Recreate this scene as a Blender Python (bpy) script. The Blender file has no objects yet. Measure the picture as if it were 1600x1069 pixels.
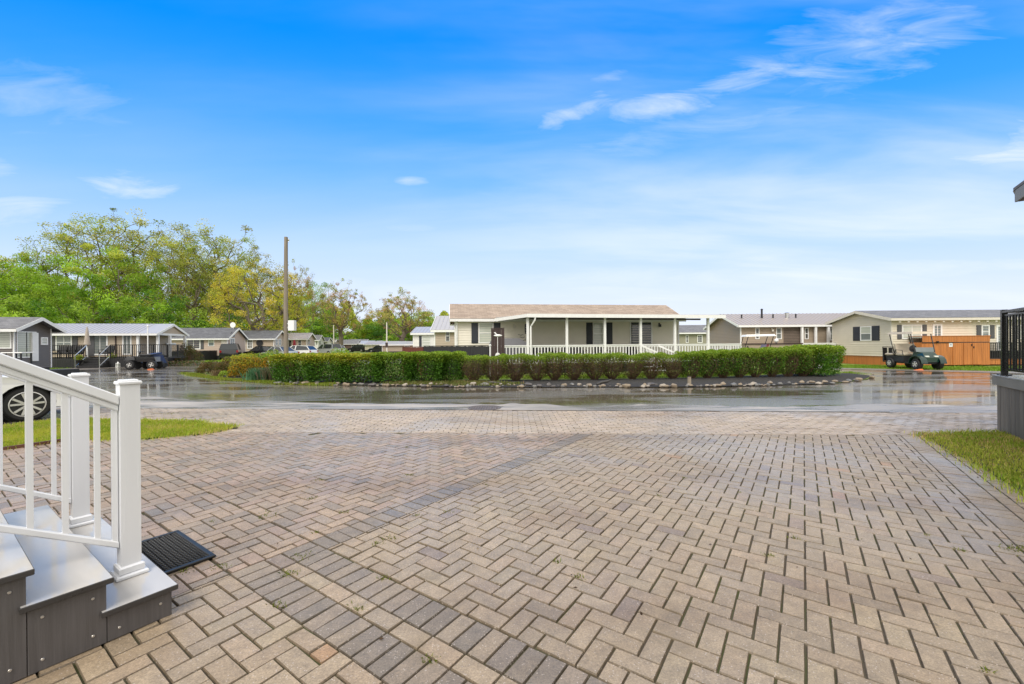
import bpy, math, random
import numpy as np
from mathutils import Vector, Matrix
R = math.radians
random.seed(7)
rng = np.random.default_rng(7)
scene = bpy.context.scene
C = scene.collection

# ------------------------------------------------------------------ camera
CAM_H = 1.375; FPX = 655.0; PX0 = 800.0; PY0 = 539.5; ROLL = R(0.45)
cd = bpy.data.cameras.new("camera")
cam = bpy.data.objects.new("camera", cd); C.objects.link(cam)
cam.location = (0, 0, CAM_H); cam.rotation_euler = (R(90), ROLL, 0)
cd.sensor_width = 36.0; cd.lens = FPX / 1600 * 36; cd.shift_y = 5.0 / 1600
cd.clip_start = 0.05; cd.clip_end = 3000
scene.camera = cam
# ------------------------------------------------------------------ colour management
scene.view_settings.view_transform = 'Standard'
scene.view_settings.look = 'None'
scene.view_settings.exposure = 0.28
scene.view_settings.gamma = 1.0
# ------------------------------------------------------------------ sun (soft, showery daylight)
SUN_EL = R(50); SUN_AZ = R(200)      # azimuth clockwise from +Y
sl = bpy.data.lights.new("sun", 'SUN'); sl.energy = 2.3; sl.angle = R(30); sl.color = (1.0, 0.95, 0.88)
so = bpy.data.objects.new("sun", sl); C.objects.link(so)
sd = Vector((math.sin(SUN_AZ)*math.cos(SUN_EL), math.cos(SUN_AZ)*math.cos(SUN_EL), math.sin(SUN_EL)))
so.rotation_euler = sd.to_track_quat('Z', 'Y').to_euler(); so.location = (0, -10, 30)

# ------------------------------------------------------------------ world
class NT:
    def __init__(s, nt): s.t = nt; s.n = nt.nodes; s.l = nt.links
    def new(s, typ, **kw):
        n = s.n.new(typ)
        for k, v in kw.items(): setattr(n, k, v)
        return n
    def put(s, inp, v):
        if isinstance(v, bpy.types.NodeSocket): s.l.new(v, inp)
        elif v is not None: inp.default_value = v
    def math(s, op, a, b=None, c=None, clamp=False):
        n = s.new('ShaderNodeMath', operation=op, use_clamp=clamp)
        s.put(n.inputs[0], a); s.put(n.inputs[1], b)
        if c is not None: s.put(n.inputs[2], c)
        return n.outputs[0]
    def ramp(s, f, stops, interp='LINEAR'):
        n = s.new('ShaderNodeValToRGB'); n.color_ramp.interpolation = interp
        e = n.color_ramp.elements
        while len(e) < len(stops): e.new(0.5)
        for i, (p, c) in enumerate(stops):
            e[i].position = p
            e[i].color = (c[0], c[1], c[2], 1) if isinstance(c, (tuple, list)) else (c, c, c, 1)
        s.put(n.inputs[0], f); return n.outputs[0]
    def mix(s, f, a, b, mode='MIX'):
        n = s.new('ShaderNodeMix', data_type='RGBA', blend_type=mode)
        s.put(n.inputs[0], f)
        for k, v in ((6, a), (7, b)):
            if isinstance(v, (tuple, list)) and len(v) == 3: v = (*v, 1)
            s.put(n.inputs[k], v)
        return n.outputs[2]
    def noise(s, vec, scale, detail=4, rough=0.5, dist=0.0, out=0):
        n = s.new('ShaderNodeTexNoise'); n.inputs['Scale'].default_value = scale
        n.inputs['Detail'].default_value = detail; n.inputs['Roughness'].default_value = rough
        n.inputs['Distortion'].default_value = dist
        if vec is not None: s.l.new(vec, n.inputs['Vector'])
        return n.outputs[out]
    def mapping(s, vec, loc=(0,0,0), rot=(0,0,0), sc=(1,1,1)):
        n = s.new('ShaderNodeMapping'); s.l.new(vec, n.inputs[0])
        n.inputs[1].default_value = loc; n.inputs[2].default_value = rot; n.inputs[3].default_value = sc
        return n.outputs[0]

W = bpy.data.worlds.new("World"); scene.world = W; W.use_nodes = True
w = NT(W.node_tree); w.n.clear()
geo = w.new('ShaderNodeNewGeometry')     # Incoming points from the sky to the viewer
tc = w.new('ShaderNodeTexCoord')
sep = w.new('ShaderNodeSeparateXYZ'); w.l.new(tc.outputs['Generated'], sep.inputs[0])
X, Y, Z = sep.outputs
horiz = w.math('SQRT', w.math('ADD', w.math('MULTIPLY', Y, Y), w.math('MULTIPLY', w.math('MULTIPLY', X, X), 0.35)))
t = w.math('DIVIDE', Z, w.math('MAXIMUM', horiz, 0.02))
blue = w.ramp(w.math('DIVIDE', t, 1.4), [
    (0.0, (0.84, 0.88, 1.0)), (0.07, (0.73, 0.82, 1.0)), (0.16, (0.50, 0.70, 1.0)), (0.27, (0.20, 0.50, 1.0)),
    (0.38, (0.045, 0.36, 1.0)), (0.52, (0.0, 0.275, 0.96))])
# clouds lie on a plane high above, so streaks run towards the horizon
zz = w.math('MAXIMUM', w.math('ADD', Z, 0.12), 0.05)
comb = w.new('ShaderNodeCombineXYZ'); w.put(comb.inputs[0], w.math('DIVIDE', X, zz)); w.put(comb.inputs[1], w.math('DIVIDE', Y, zz))
m1 = w.mapping(comb.outputs[0], (3.1, 1.7, 0), (0, 0, R(28)), (0.30, 1.15, 1))
c1 = w.noise(m1, 0.75, 5, 0.52, 0.6)
m2 = w.mapping(comb.outputs[0], (0.4, 5.2, 0), (0, 0, R(12)), (0.5, 1.6, 1))
c2 = w.noise(m2, 1.3, 6, 0.55, 0.4)
streak = w.ramp(w.math('ADD', w.math('MULTIPLY', c1, 0.62), w.math('MULTIPLY', c2, 0.38)), [(0.43, 0), (0.70, 1)], 'EASE')
# more cover on the right hand side than on the left
side = w.ramp(w.math('ADD', w.math('MULTIPLY', w.math('DIVIDE', X, horiz), 0.5), 0.5), [(0.30, 0.12), (0.55, 0.45), (0.85, 0.85)])
cover = w.math('MULTIPLY', streak, side)
# single clouds: direction (x/y, z/y), half sizes, turn, strength
def puff(u, v, a, b, ang, s, nsc=3.0):
    yy = w.math('MAXIMUM', Y, 0.05)
    du = w.math('SUBTRACT', w.math('DIVIDE', X, yy), u); dv = w.math('SUBTRACT', w.math('DIVIDE', Z, yy), v)
    ca, sa = math.cos(ang), math.sin(ang)
    p = w.math('ADD', w.math('MULTIPLY', du, ca), w.math('MULTIPLY', dv, sa))
    q = w.math('SUBTRACT', w.math('MULTIPLY', dv, ca), w.math('MULTIPLY', du, sa))
    p = w.math('DIVIDE', p, a); q = w.math('DIVIDE', q, b)
    r = w.math('ADD', w.math('MULTIPLY', p, p), w.math('MULTIPLY', q, q))
    f = w.math('SUBTRACT', w.math('ADD', w.math('MULTIPLY', fluff, 4.2), -1.35), r)
    f = w.math('SMOOTH_MIN', w.math('MULTIPLY', w.math('MAXIMUM', f, 0.0), 0.62), 1.0, 0.3)
    return w.math('MULTIPLY', w.math('MULTIPLY', f, s), w.math('GREATER_THAN', Y, 0.05))
fcomb = w.new('ShaderNodeCombineXYZ'); yy_ = w.math('MAXIMUM', Y, 0.05)
w.put(fcomb.inputs[0], w.math('DIVIDE', X, yy_)); w.put(fcomb.inputs[1], w.math('DIVIDE', Z, yy_))
fluff = w.noise(w.mapping(fcomb.outputs[0], (0, 0, 0), (0, 0, R(-14)), (3.2, 15, 1)), 1.0, 7, 0.62, 0.7)
for a in [(-0.92, 0.40, .13, .045, R(-8), .85), (-1.20, 0.33, .17, .038, R(4), .8), (-1.25, 0.44, .10, .03, R(-10), .5), (-1.12, 0.60, .30, .10, R(-12), .32),
          (0.165, 0.565, .14, .036, R(24), .85), (0.235, 0.635, .07, .022, R(14), .38),
          (0.62, 0.63, .55, .05, R(13), .8), (0.85, 0.72, .46, .12, R(20), .52), (0.40, 0.50, .5, .05, R(12), .35),
          (-0.24, 0.395, .045, .012, 0, .6), (0.02, 0.36, .22, .05, R(16), .28),
          (1.22, 0.455, .20, .065, R(12), 1.0), (1.10, 0.375, .35, .035, R(5), .55), (0.55, 0.36, .55, .085, R(4), .5),
          (-0.2, 0.28, .14, .018, 0, .35), (0.45, 0.16, .7, .035, R(1), .55), (0.9, 0.17, .6, .025, R(2), .6), (-0.15, 0.135, .6, .04, 0, .45)]:
    cover = w.math('MAXIMUM', cover, puff(*a))
sky = w.mix(w.math('MULTIPLY', cover, 0.9), blue, (0.86, 0.92, 1.0))
# unseen bright cloud added overhead, beside and behind the viewer, for flat neutral light
over = w.ramp(w.math('DIVIDE', t, 3.0), [(0.285, 0), (0.43, 1)], 'EASE')
caz = w.math('DIVIDE', Y, w.math('MAXIMUM', w.math('SQRT', w.math('ADD', w.math('MULTIPLY', X, X), w.math('MULTIPLY', Y, Y))), 0.01))
behind = w.ramp(w.math('SUBTRACT', 1.0, caz), [(0.42, 0), (0.66, 1)], 'EASE')
over = w.math('MAXIMUM', over, behind)
gn = w.noise(comb.outputs[0], 0.8, 4, 0.5)
grey = w.mix(gn, (0.98, 0.95, 0.91), (1.20, 1.16, 1.10))
sky = w.mix(over, sky, grey)
below = w.math('LESS_THAN', Z, 0.0)
sky = w.mix(below, sky, (0.5, 0.55, 0.5))
nish = w.new('ShaderNodeTexSky'); nish.sky_type = 'NISHITA'; nish.sun_disc = False
nish.sun_elevation = SUN_EL; nish.sun_rotation = SUN_AZ
bg = w.new('ShaderNodeBackground'); w.put(bg.inputs[0], sky); bg.inputs[1].default_value = 0.95
bg2 = w.new('ShaderNodeBackground'); w.put(bg2.inputs[0], nish.outputs[0]); bg2.inputs[1].default_value = 0.05
ms = w.new('ShaderNodeMixShader'); ms.inputs[0].default_value = 0.06
w.l.new(bg.outputs[0], ms.inputs[1]); w.l.new(bg2.outputs[0], ms.inputs[2])
wo = w.new('ShaderNodeOutputWorld'); w.l.new(ms.outputs[0], wo.inputs[0])

# ------------------------------------------------------------------ photo measurements -> places on the ground
cr, sr = math.cos(ROLL), math.sin(ROLL)
def ray(px, py):
    dx = px - PX0; dy = PY0 - py
    return ((dx*cr + dy*sr)/FPX, (-dx*sr + dy*cr)/FPX)     # X/Y, (Z-h)/Y
def at(px, py, Yd):
    u, v = ray(px, py); return Vector((u*Yd, Yd, CAM_H + v*Yd))
def g(px, py, z=0.0):
    u, v = ray(px, py); Yd = (z - CAM_H)/v; return Vector((u*Yd, Yd, z))
AX = Vector((math.cos(R(55.2)), math.sin(R(55.2)), 0)); BX = Vector((AX.y, -AX.x, 0))
def ab(a, b, z=0.0): return Vector((AX.x*a + BX.x*b, AX.y*a + BX.y*b, z))
def to_ab(p): return (AX.x*p[0] + AX.y*p[1], BX.x*p[0] + BX.y*p[1])
ROT_A = R(55.2)

# ------------------------------------------------------------------ object bookkeeping
def tag(o, label=None, cat=None, group=None, kind=None):
    if label: o['label'] = label
    if cat: o['category'] = cat
    if group: o['group'] = group
    if kind: o['kind'] = kind
    return o
def thing(name, label, cat, loc=(0,0,0), rz=0.0, group=None):
    o = bpy.data.objects.new(name, None); o.empty_display_size = 0.2; C.objects.link(o)
    o.location = loc; o.rotation_euler = (0, 0, rz)
    return tag(o, label, cat, group)
def copy_tree(o, parent=None):
    c = o.copy(); C.objects.link(c); c.parent = parent
    for ch in list(o.children): copy_tree(ch, c)
    return c

class MB:
    def __init__(s): s.v = []; s.f = []; s.c = []; s.m = []; s.col = None; s.mi = 0
    def add(s, vs, fs):
        b = len(s.v); s.v.extend([tuple(p) for p in vs])
        for f in fs:
            s.f.append([b+i for i in f]); s.c.append(s.col or (1,1,1)); s.m.append(s.mi)
        return s
    def hexa(s, p):   # 8 corners, bottom 4 ccw then top 4
        return s.add(p, [(3,2,1,0), (4,5,6,7), (0,1,5,4), (1,2,6,5), (2,3,7,6), (3,0,4,7)])
    def box(s, x0, x1, y0, y1, z0, z1):
        return s.hexa([(x0,y0,z0),(x1,y0,z0),(x1,y1,z0),(x0,y1,z0),(x0,y0,z1),(x1,y0,z1),(x1,y1,z1),(x0,y1,z1)])
    def bevbox(s, x0, x1, y0, y1, z0, z1, r=0.006):
        p = []
        for (a, z) in ((r, z0), (0, z0+r), (0, z1-r), (r, z1)):
            p += [(x0+a,y0+a,z),(x1-a,y0+a,z),(x1-a,y1-a,z),(x0+a,y1-a,z)]
        f = [(3,2,1,0), (12,13,14,15)]
        for k in range(3):
            for i in range(4):
                j = (i+1) % 4; f.append((4*k+i, 4*k+j, 4*k+4+j, 4*k+4+i))
        return s.add(p, f)
    def beam(s, p0, p1, w, h, up=(0,0,1)):
        p0 = Vector(p0); p1 = Vector(p1); d = (p1-p0).normalized(); up = Vector(up)
        sx = d.cross(up)
        if sx.length < 1e-4: sx = Vector((1,0,0))
        sx.normalize(); u = sx.cross(d).normalized()
        q = []
        for p in (p0, p1):
            q += [p - sx*w/2 - u*h/2, p + sx*w/2 - u*h/2, p + sx*w/2 + u*h/2, p - sx*w/2 + u*h/2]
        return s.add(q, [(0,1,2,3), (7,6,5,4), (0,4,5,1), (1,5,6,2), (2,6,7,3), (3,7,4,0)])
    def tube(s, pts, rs, n=8, cap=True):
        pts = [Vector(p) for p in pts]
        if not isinstance(rs, (list, tuple)): rs = [rs]*len(pts)
        rings = []
        ref = Vector((0.13, 0.21, 1)).normalized()
        for i, p in enumerate(pts):
            d = (pts[min(i+1, len(pts)-1)] - pts[max(i-1, 0)])
            d = d.normalized() if d.length > 1e-6 else Vector((0,0,1))
            a = d.cross(ref)
            if a.length < 0.05: a = d.cross(Vector((1,0,0)))
            a.normalize(); b = d.cross(a)
            rings.append([p + (a*math.cos(2*math.pi*k/n) + b*math.sin(2*math.pi*k/n))*rs[i] for k in range(n)])
        vs = [q for r in rings for q in r]; fs = []
        for i in range(len(pts)-1):
            for k in range(n):
                l = (k+1) % n; fs.append((i*n+k, i*n+l, (i+1)*n+l, (i+1)*n+k))
        if cap: fs.append(tuple(range(n))[::-1]); fs.append(tuple((len(pts)-1)*n+k for k in range(n)))
        return s.add(vs, fs)
    def lathe(s, prof, n=16, c=(0,0,0), axis='z'):
        vs = []; fs = []
        for (r, z) in prof:
            for k in range(n):
                a = 2*math.pi*k/n; x, y = r*math.cos(a), r*math.sin(a)
                vs.append({'z': (c[0]+x, c[1]+y, c[2]+z), 'y': (c[0]+x, c[1]+z, c[2]+y), 'x': (c[0]+z, c[1]+x, c[2]+y)}[axis])
        for i in range(len(prof)-1):
            for k in range(n):
                l = (k+1) % n; fs.append((i*n+k, i*n+l, (i+1)*n+l, (i+1)*n+k))
        fs.append(tuple(range(n))[::-1]); fs.append(tuple((len(prof)-1)*n+k for k in range(n)))
        return s.add(vs, fs)
    def prism(s, poly, z0, z1):
        n = len(poly); vs = [(p[0], p[1], z0) for p in poly] + [(p[0], p[1], z1) for p in poly]
        fs = [tuple(range(n))[::-1], tuple(range(n, 2*n))] + [(i, (i+1) % n, n+(i+1) % n, n+i) for i in range(n)]
        return s.add(vs, fs)
    def slab(s, quad, th):     # quad of 4 points, thickened downwards
        q = [Vector(p) for p in quad]; return s.hexa([p - Vector((0,0,th)) for p in q] + q)
    def build(s, name, mat, parent=None, smooth=False, loc=None, bevel=0, col=False):
        me = bpy.data.meshes.new(name); me.from_pydata(s.v, [], s.f)
        for m in (mat if isinstance(mat, (list, tuple)) else [mat]): me.materials.append(m)
        if any(s.m): me.polygons.foreach_set('material_index', s.m)
        if col:
            at_ = me.color_attributes.new('Col', 'FLOAT_COLOR', 'CORNER')
            arr = np.repeat(np.array([(*c, 1) for c in s.c], dtype=np.float32), [len(f) for f in s.f], axis=0)
            at_.data.foreach_set('color', arr.ravel())
        if smooth:
            me.polygons.foreach_set('use_smooth', [True]*len(s.f))
            me.set_sharp_from_angle(angle=R(35))
        me.validate(); me.update()
        o = bpy.data.objects.new(name, me); C.objects.link(o)
        if parent is not None: o.parent = parent
        if loc is not None: o.location = loc
        if bevel:
            b = o.modifiers.new('bevel', 'BEVEL'); b.width = bevel; b.segments = 2; b.limit_method = 'ANGLE'
        return o

def np_mesh(name, V, k, colors, mat, parent=None):
    """V: (N*k,3) vertices, every k of them one face; colors (N,3)"""
    N = len(V)//k
    me = bpy.data.meshes.new(name)
    me.vertices.add(len(V)); me.vertices.foreach_set('co', np.asarray(V, np.float32).ravel())
    me.loops.add(N*k); me.loops.foreach_set('vertex_index', np.arange(N*k, dtype=np.int32))
    me.polygons.add(N); me.polygons.foreach_set('loop_start', np.arange(0, N*k, k, dtype=np.int32))
    me.polygons.foreach_set('loop_total', np.full(N, k, dtype=np.int32))
    me.update(calc_edges=True)
    if colors is not None:
        a = me.color_attributes.new('Col', 'FLOAT_COLOR', 'CORNER')
        cc = np.concatenate([np.asarray(colors, np.float32), np.ones((N, 1), np.float32)], 1)
        a.data.foreach_set('color', np.repeat(cc, k, axis=0).ravel())
    me.materials.append(mat)
    o = bpy.data.objects.new(name, me); C.objects.link(o)
    if parent is not None: o.parent = parent
    return o

def leaf_quads(P, size, flat=0.0, aspect=0.55):
    """diamond leaves at points P with random orientation; flat>0 turns them face up"""
    N = len(P)
    n = rng.normal(size=(N, 3)); n[:, 2] = np.abs(n[:, 2]) + flat; n /= np.linalg.norm(n, axis=1)[:, None]
    a = rng.normal(size=(N, 3)); a -= n*(a*n).sum(1)[:, None]; a /= np.linalg.norm(a, axis=1)[:, None]
    b = np.cross(n, a); s = size*rng.uniform(0.6, 1.3, (N, 1))
    V = np.stack([P - a*s*.5, P + b*s*aspect*.5, P + a*s*.5, P - b*s*aspect*.5], 1)
    V[:, 1] += n*s*0.06; V[:, 3] += n*s*0.06
    return V.reshape(-1, 3)

# ------------------------------------------------------------------ materials
def mat(name, color=(0.5,0.5,0.5), rough=0.6, metal=0.0, spec=0.5, var=0.08, vscale=6.0, bump=0.0, bscale=60.0, coat=0.0, aniso=None, col=False):
    m = bpy.data.materials.new(name); m.use_nodes = True; k = NT(m.node_tree)
    b = k.n['Principled BSDF']; tcn = k.new('ShaderNodeTexCoord'); v = tcn.outputs['Object']
    if aniso: v = k.mapping(v, sc=aniso)
    base = (*color, 1)
    if col:
        at_ = k.new('ShaderNodeVertexColor', layer_name='Col'); base = at_.outputs[0]
    if var:
        n = k.noise(v, vscale, 5, 0.6)
        lo = k.ramp(n, [(0.3, 1-var), (0.7, 1+var)])
        cc = k.mix(1.0, base, lo, 'MULTIPLY')
        k.put(b.inputs['Base Color'], cc)
        rr = k.ramp(n, [(0.3, max(0.02, rough-.08)), (0.7, min(1, rough+.08))]); k.put(b.inputs['Roughness'], rr)
    else:
        k.put(b.inputs['Base Color'], base); b.inputs['Roughness'].default_value = rough
    b.inputs['Metallic'].default_value = metal
    b.inputs['Specular IOR Level'].default_value = spec
    if coat: b.inputs['Coat Weight'].default_value = coat; b.inputs['Coat Roughness'].default_value = 0.03
    if bump:
        n2 = k.noise(v, bscale, 5, 0.65)
        bn = k.new('ShaderNodeBump'); bn.inputs['Strength'].default_value = 0.6; bn.inputs['Distance'].default_value = bump
        k.l.new(n2, bn.inputs['Height']); k.l.new(bn.outputs[0], b.inputs['Normal'])
    return m
def leaf_mat(name, transl=0.35, rough=0.45):
    m = bpy.data.materials.new(name); m.use_nodes = True; k = NT(m.node_tree); b = k.n['Principled BSDF']
    at_ = k.new('ShaderNodeVertexColor', layer_name='Col')
    k.l.new(at_.outputs[0], b.inputs['Base Color']); b.inputs['Roughness'].default_value = rough
    b.inputs['Specular IOR Level'].default_value = 0.22
    tr = k.new('ShaderNodeBsdfTranslucent'); k.put(tr.inputs[0], k.mix(1.0, at_.outputs[0], (1.1, 1.12, 0.6), 'MULTIPLY'))
    mx = k.new('ShaderNodeMixShader'); mx.inputs[0].default_value = transl
    k.l.new(b.outputs[0], mx.inputs[1]); k.l.new(tr.outputs[0], mx.inputs[2])
    k.l.new(mx.outputs[0], k.n['Material Output'].inputs[0]); return m

M = {}
M['leaf'] = leaf_mat('leaf', 0.45)
M['grass'] = leaf_mat('grass_blade', 0.3, 0.5)
M['bark'] = mat('bark', (0.15, 0.12, 0.09), 0.85, var=0.3, vscale=3, bump=0.02, bscale=8, aniso=(1,1,.25))
M['twig'] = mat('twig', (0.14, 0.085, 0.05), 0.8, var=0.25, vscale=20)
M['vinyl'] = mat('white_vinyl', (0.80, 0.81, 0.83), 0.32, var=0.04, vscale=5, bump=0.0006, bscale=40, aniso=(1,1,.05))
M['white'] = mat('white_trim', (0.82, 0.82, 0.81), 0.45, var=0.05)
M['offwhite'] = mat('offwhite_trim', (0.66, 0.62, 0.54), 0.5, var=0.06)
M['black_metal'] = mat('black_metal', (0.012, 0.012, 0.013), 0.28, var=0.1, vscale=30)
M['black_paint'] = mat('black_wood', (0.022, 0.022, 0.024), 0.55, var=0.3, vscale=4, aniso=(4,4,.4))
M['shutter'] = mat('dark_shutter', (0.028, 0.032, 0.042), 0.5, var=0.1)
M['grey_shutter'] = mat('grey_shutter', (0.085, 0.085, 0.09), 0.55, var=0.1)
M['rubber'] = mat('rubber', (0.012, 0.012, 0.013), 0.6, var=0.1, vscale=30)
M['alloy'] = mat('alloy', (0.66, 0.65, 0.63), 0.3, metal=0.35, var=0.02)
M['chrome'] = mat('steel', (0.6, 0.6, 0.6), 0.2, metal=1.0, var=0.03)
M['dark_plastic'] = mat('dark_plastic', (0.02, 0.02, 0.022), 0.5, var=0.1)
def glass(name, color, rough=0.04, var=0.3):
    m = mat(name, color, rough, var=0, spec=0.8)
    k = NT(m.node_tree); b = k.n['Principled BSDF']; tcn = k.new('ShaderNodeTexCoord')
    v = k.mapping(tcn.outputs['Object'], sc=(1, 1, 0.4))
    n = k.noise(v, 2.2, 3, 0.6); k.put(b.inputs['Base Color'], k.mix(n, tuple(c*(1-var) for c in color), tuple(c*(1+var) for c in color)))
    return m
M['glass_dark'] = glass('window_glass_dark', (0.035, 0.042, 0.045))
M['glass_mid'] = glass('window_glass_mid', (0.16, 0.19, 0.19))
M['glass_curtain'] = glass('window_glass_blind', (0.50, 0.53, 0.46), 0.06, 0.08)
M['car_glass'] = mat('car_glass', (0.02, 0.025, 0.028), 0.03, var=0, spec=0.9)
# ------------------------------------------------------------------ setting: ground, road, paving
def structure(o): o['kind'] = 'structure'; return o
def flat(name, pts, z, m, kind='structure'):
    mb = MB(); mb.add([(p[0], p[1], z) for p in pts], [tuple(range(len(pts)))])
    o = mb.build(name, m)
    if o.data.polygons[0].normal.z < 0: o.data.flip_normals()
    o['kind'] = kind; return o

def ground_mat(name, c1, c2, c3, scale, rough, bump, bsc):
    m = bpy.data.materials.new(name); m.use_nodes = True; k = NT(m.node_tree); b = k.n['Principled BSDF']
    v = k.new('ShaderNodeTexCoord').outputs['Object']
    n1 = k.noise(v, scale, 6, 0.6); n2 = k.noise(v, scale*9, 5, 0.7)
    c = k.mix(k.ramp(n1, [(0.35, 0), (0.65, 1)]), c1, c2)
    c = k.mix(k.ramp(n2, [(0.5, 0), (0.72, 1)]), c, c3)
    k.put(b.inputs['Base Color'], c); b.inputs['Roughness'].default_value = rough
    n3 = k.noise(v, bsc, 6, 0.7); bn = k.new('ShaderNodeBump'); bn.inputs['Distance'].default_value = bump; bn.inputs['Strength'].default_value = 0.8
    k.l.new(n3, bn.inputs['Height']); k.l.new(bn.outputs[0], b.inputs['Normal']); return m
M['lawn'] = ground_mat('lawn', (0.14, 0.22, 0.03), (0.20, 0.26, 0.045), (0.26, 0.26, 0.08), 0.5, 0.9, 0.03, 30)
M['soil'] = ground_mat('wet_soil', (0.035, 0.028, 0.02), (0.06, 0.045, 0.03), (0.09, 0.08, 0.05), 2, 0.75, 0.02, 60)
M['mulch'] = ground_mat('dark_mulch', (0.02, 0.02, 0.021), (0.035, 0.033, 0.033), (0.085, 0.078, 0.070), 3, 0.95, 0.04, 45)
M['concrete'] = ground_mat('wet_concrete', (0.20, 0.18, 0.16), (0.28, 0.25, 0.22), (0.17, 0.15, 0.13), 0.6, 0.3, 0.003, 40)

# wet asphalt: glassy puddles between damp rough patches
def asphalt():
    m = bpy.data.materials.new('wet_asphalt'); m.use_nodes = True; k = NT(m.node_tree); b = k.n['Principled BSDF']
    v = k.new('ShaderNodeTexCoord').outputs['Object']
    big = k.noise(k.mapping(v, (1.3, 4.2, 0), (0,0,R(-4)), (0.22, 0.85, 1)), 1.0, 9, 0.68, 0.7)
    fine = k.noise(v, 90, 4, 0.7)
    wet = k.ramp(big, [(0.42, 1), (0.55, 0)], 'EASE')
    agg = k.noise(v, 260, 2, 0.5)
    base = k.mix(k.ramp(agg, [(0.4, 0), (0.75, 1)]), (0.15, 0.135, 0.115), (0.31, 0.28, 0.24))
    base = k.mix(wet, base, (0.125, 0.105, 0.080))
    k.put(b.inputs['Base Color'], base)
    k.put(b.inputs['Roughness'], k.math('ADD', k.math('MULTIPLY', k.math('SUBTRACT', 1.0, wet), 0.20), 0.06))
    b.inputs['Specular IOR Level'].default_value = 0.6
    k.put(b.inputs['Coat Weight'], 0.35); b.inputs['Coat Roughness'].default_value = 0.07
    rip = k.noise(k.mapping(v, sc=(1, 1, 1)), 5.0, 3, 0.5)
    h = k.math('ADD', k.math('MULTIPLY', rip, 0.22), k.math('MULTIPLY', fine, k.math('MULTIPLY', k.math('SUBTRACT', 1.0, wet), 0.10)))
    bn = k.new('ShaderNodeBump'); bn.inputs['Distance'].default_value = 0.012; bn.inputs['Strength'].default_value = 0.5
    k.l.new(h, bn.inputs['Height']); k.l.new(bn.outputs[0], b.inputs['Normal'])
    return m
M['asphalt'] = asphalt()

# pavers: concrete bricks, colour per brick, speckle, damp sheen in patches
def paver_mat():
    m = bpy.data.materials.new('concrete_paver'); m.use_nodes = True; k = NT(m.node_tree); b = k.n['Principled BSDF']
    v = k.new('ShaderNodeTexCoord').outputs['Object']
    base = k.new('ShaderNodeVertexColor', layer_name='Col').outputs[0]
    sp = k.noise(v, 105, 5, 0.9); mid = k.noise(v, 14, 6, 0.7); big = k.noise(v, 0.7, 4, 0.55)
    c = k.mix(1.0, base, k.ramp(sp, [(0.30, 0.45), (0.5, 1.0), (0.68, 1.5)]), 'MULTIPLY')
    c = k.mix(1.0, c, k.ramp(mid, [(0.3, 0.78), (0.7, 1.16)]), 'MULTIPLY')
    vor = k.new('ShaderNodeTexVoronoi'); vor.inputs['Scale'].default_value = 75; k.l.new(v, vor.inputs['Vector'])
    grit = k.math('MULTIPLY', k.math('LESS_THAN', vor.outputs['Distance'], 0.20), k.math('GREATER_THAN', k.noise(v, 30, 2, 0.5), 0.52))
    c = k.mix(k.math('MULTIPLY', grit, 0.85), c, (0.55, 0.48, 0.42))
    damp = k.ramp(k.noise(k.mapping(v, (2.0, 1.0, 0), (0,0,R(-35)), (.5, 1.2, 1)), 0.8, 4, .55, .4), [(.50, 0), (.68, 1)], 'EASE')
    c = k.mix(damp, c, k.mix(1.0, c, (0.80, 0.76, 0.72), 'MULTIPLY'))
    stain = k.ramp(k.noise(v, 1.6, 5, 0.6, 0.8), [(0.60, 0), (0.72, 0.35)])
    c = k.mix(stain, c, (0.16, 0.12, 0.06))
    k.put(b.inputs['Base Color'], c)
    wet = k.ramp(k.noise(v, 0.55, 5, 0.6, 0.6), [(0.42, 0), (0.62, 1)], 'EASE')
    ro = k.math('ADD', k.math('MULTIPLY', k.math('SUBTRACT', 1.0, wet), 0.20), 0.27)
    k.put(b.inputs['Roughness'], k.math('ADD', ro, k.math('MULTIPLY', mid, 0.12)))
    b.inputs['Specular IOR Level'].default_value = 0.62
    k.put(b.inputs['Coat Weight'], k.math('MULTIPLY', k.math('ADD', wet, 0.30), 0.34)); b.inputs['Coat Roughness'].default_value = 0.22; b.inputs['Coat IOR'].default_value = 1.34
    bn = k.new('ShaderNodeBump'); bn.inputs['Distance'].default_value = 0.0022; bn.inputs['Strength'].default_value = 0.9
    k.l.new(k.noise(v, 230, 4, 0.8), bn.inputs['Height']); k.l.new(bn.outputs[0], b.inputs['Normal']); return m
M['paver'] = paver_mat()
def joint_mat():
    m = bpy.data.materials.new('joint_sand'); m.use_nodes = True; k = NT(m.node_tree); b = k.n['Principled BSDF']
    v = k.new('ShaderNodeTexCoord').outputs['Object']
    n = k.noise(v, 1.3, 6, 0.65); f = k.noise(v, 60, 4, 0.7)
    c = k.mix(f, (0.045, 0.036, 0.025), (0.115, 0.092, 0.064))
    c = k.mix(k.ramp(n, [(0.44, 0), (0.60, 0.85)]), c, (0.05, 0.062, 0.012))
    k.put(b.inputs['Base Color'], c); b.inputs['Roughness'].default_value = 0.85; return m
M['joint'] = joint_mat()

def vnoise(x, y, s):       # smooth value noise, for drifts of colour between bricks
    x *= s; y *= s; xi, yi = math.floor(x), math.floor(y); fx, fy = x-xi, y-yi
    h = lambda a, b: (math.sin(a*127.1+b*311.7)*43758.5453) % 1
    fx = fx*fx*(3-2*fx); fy = fy*fy*(3-2*fy)
    return (h(xi,yi)*(1-fx)+h(xi+1,yi)*fx)*(1-fy)+(h(xi,yi+1)*(1-fx)+h(xi+1,yi+1)*fx)*fy
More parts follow.
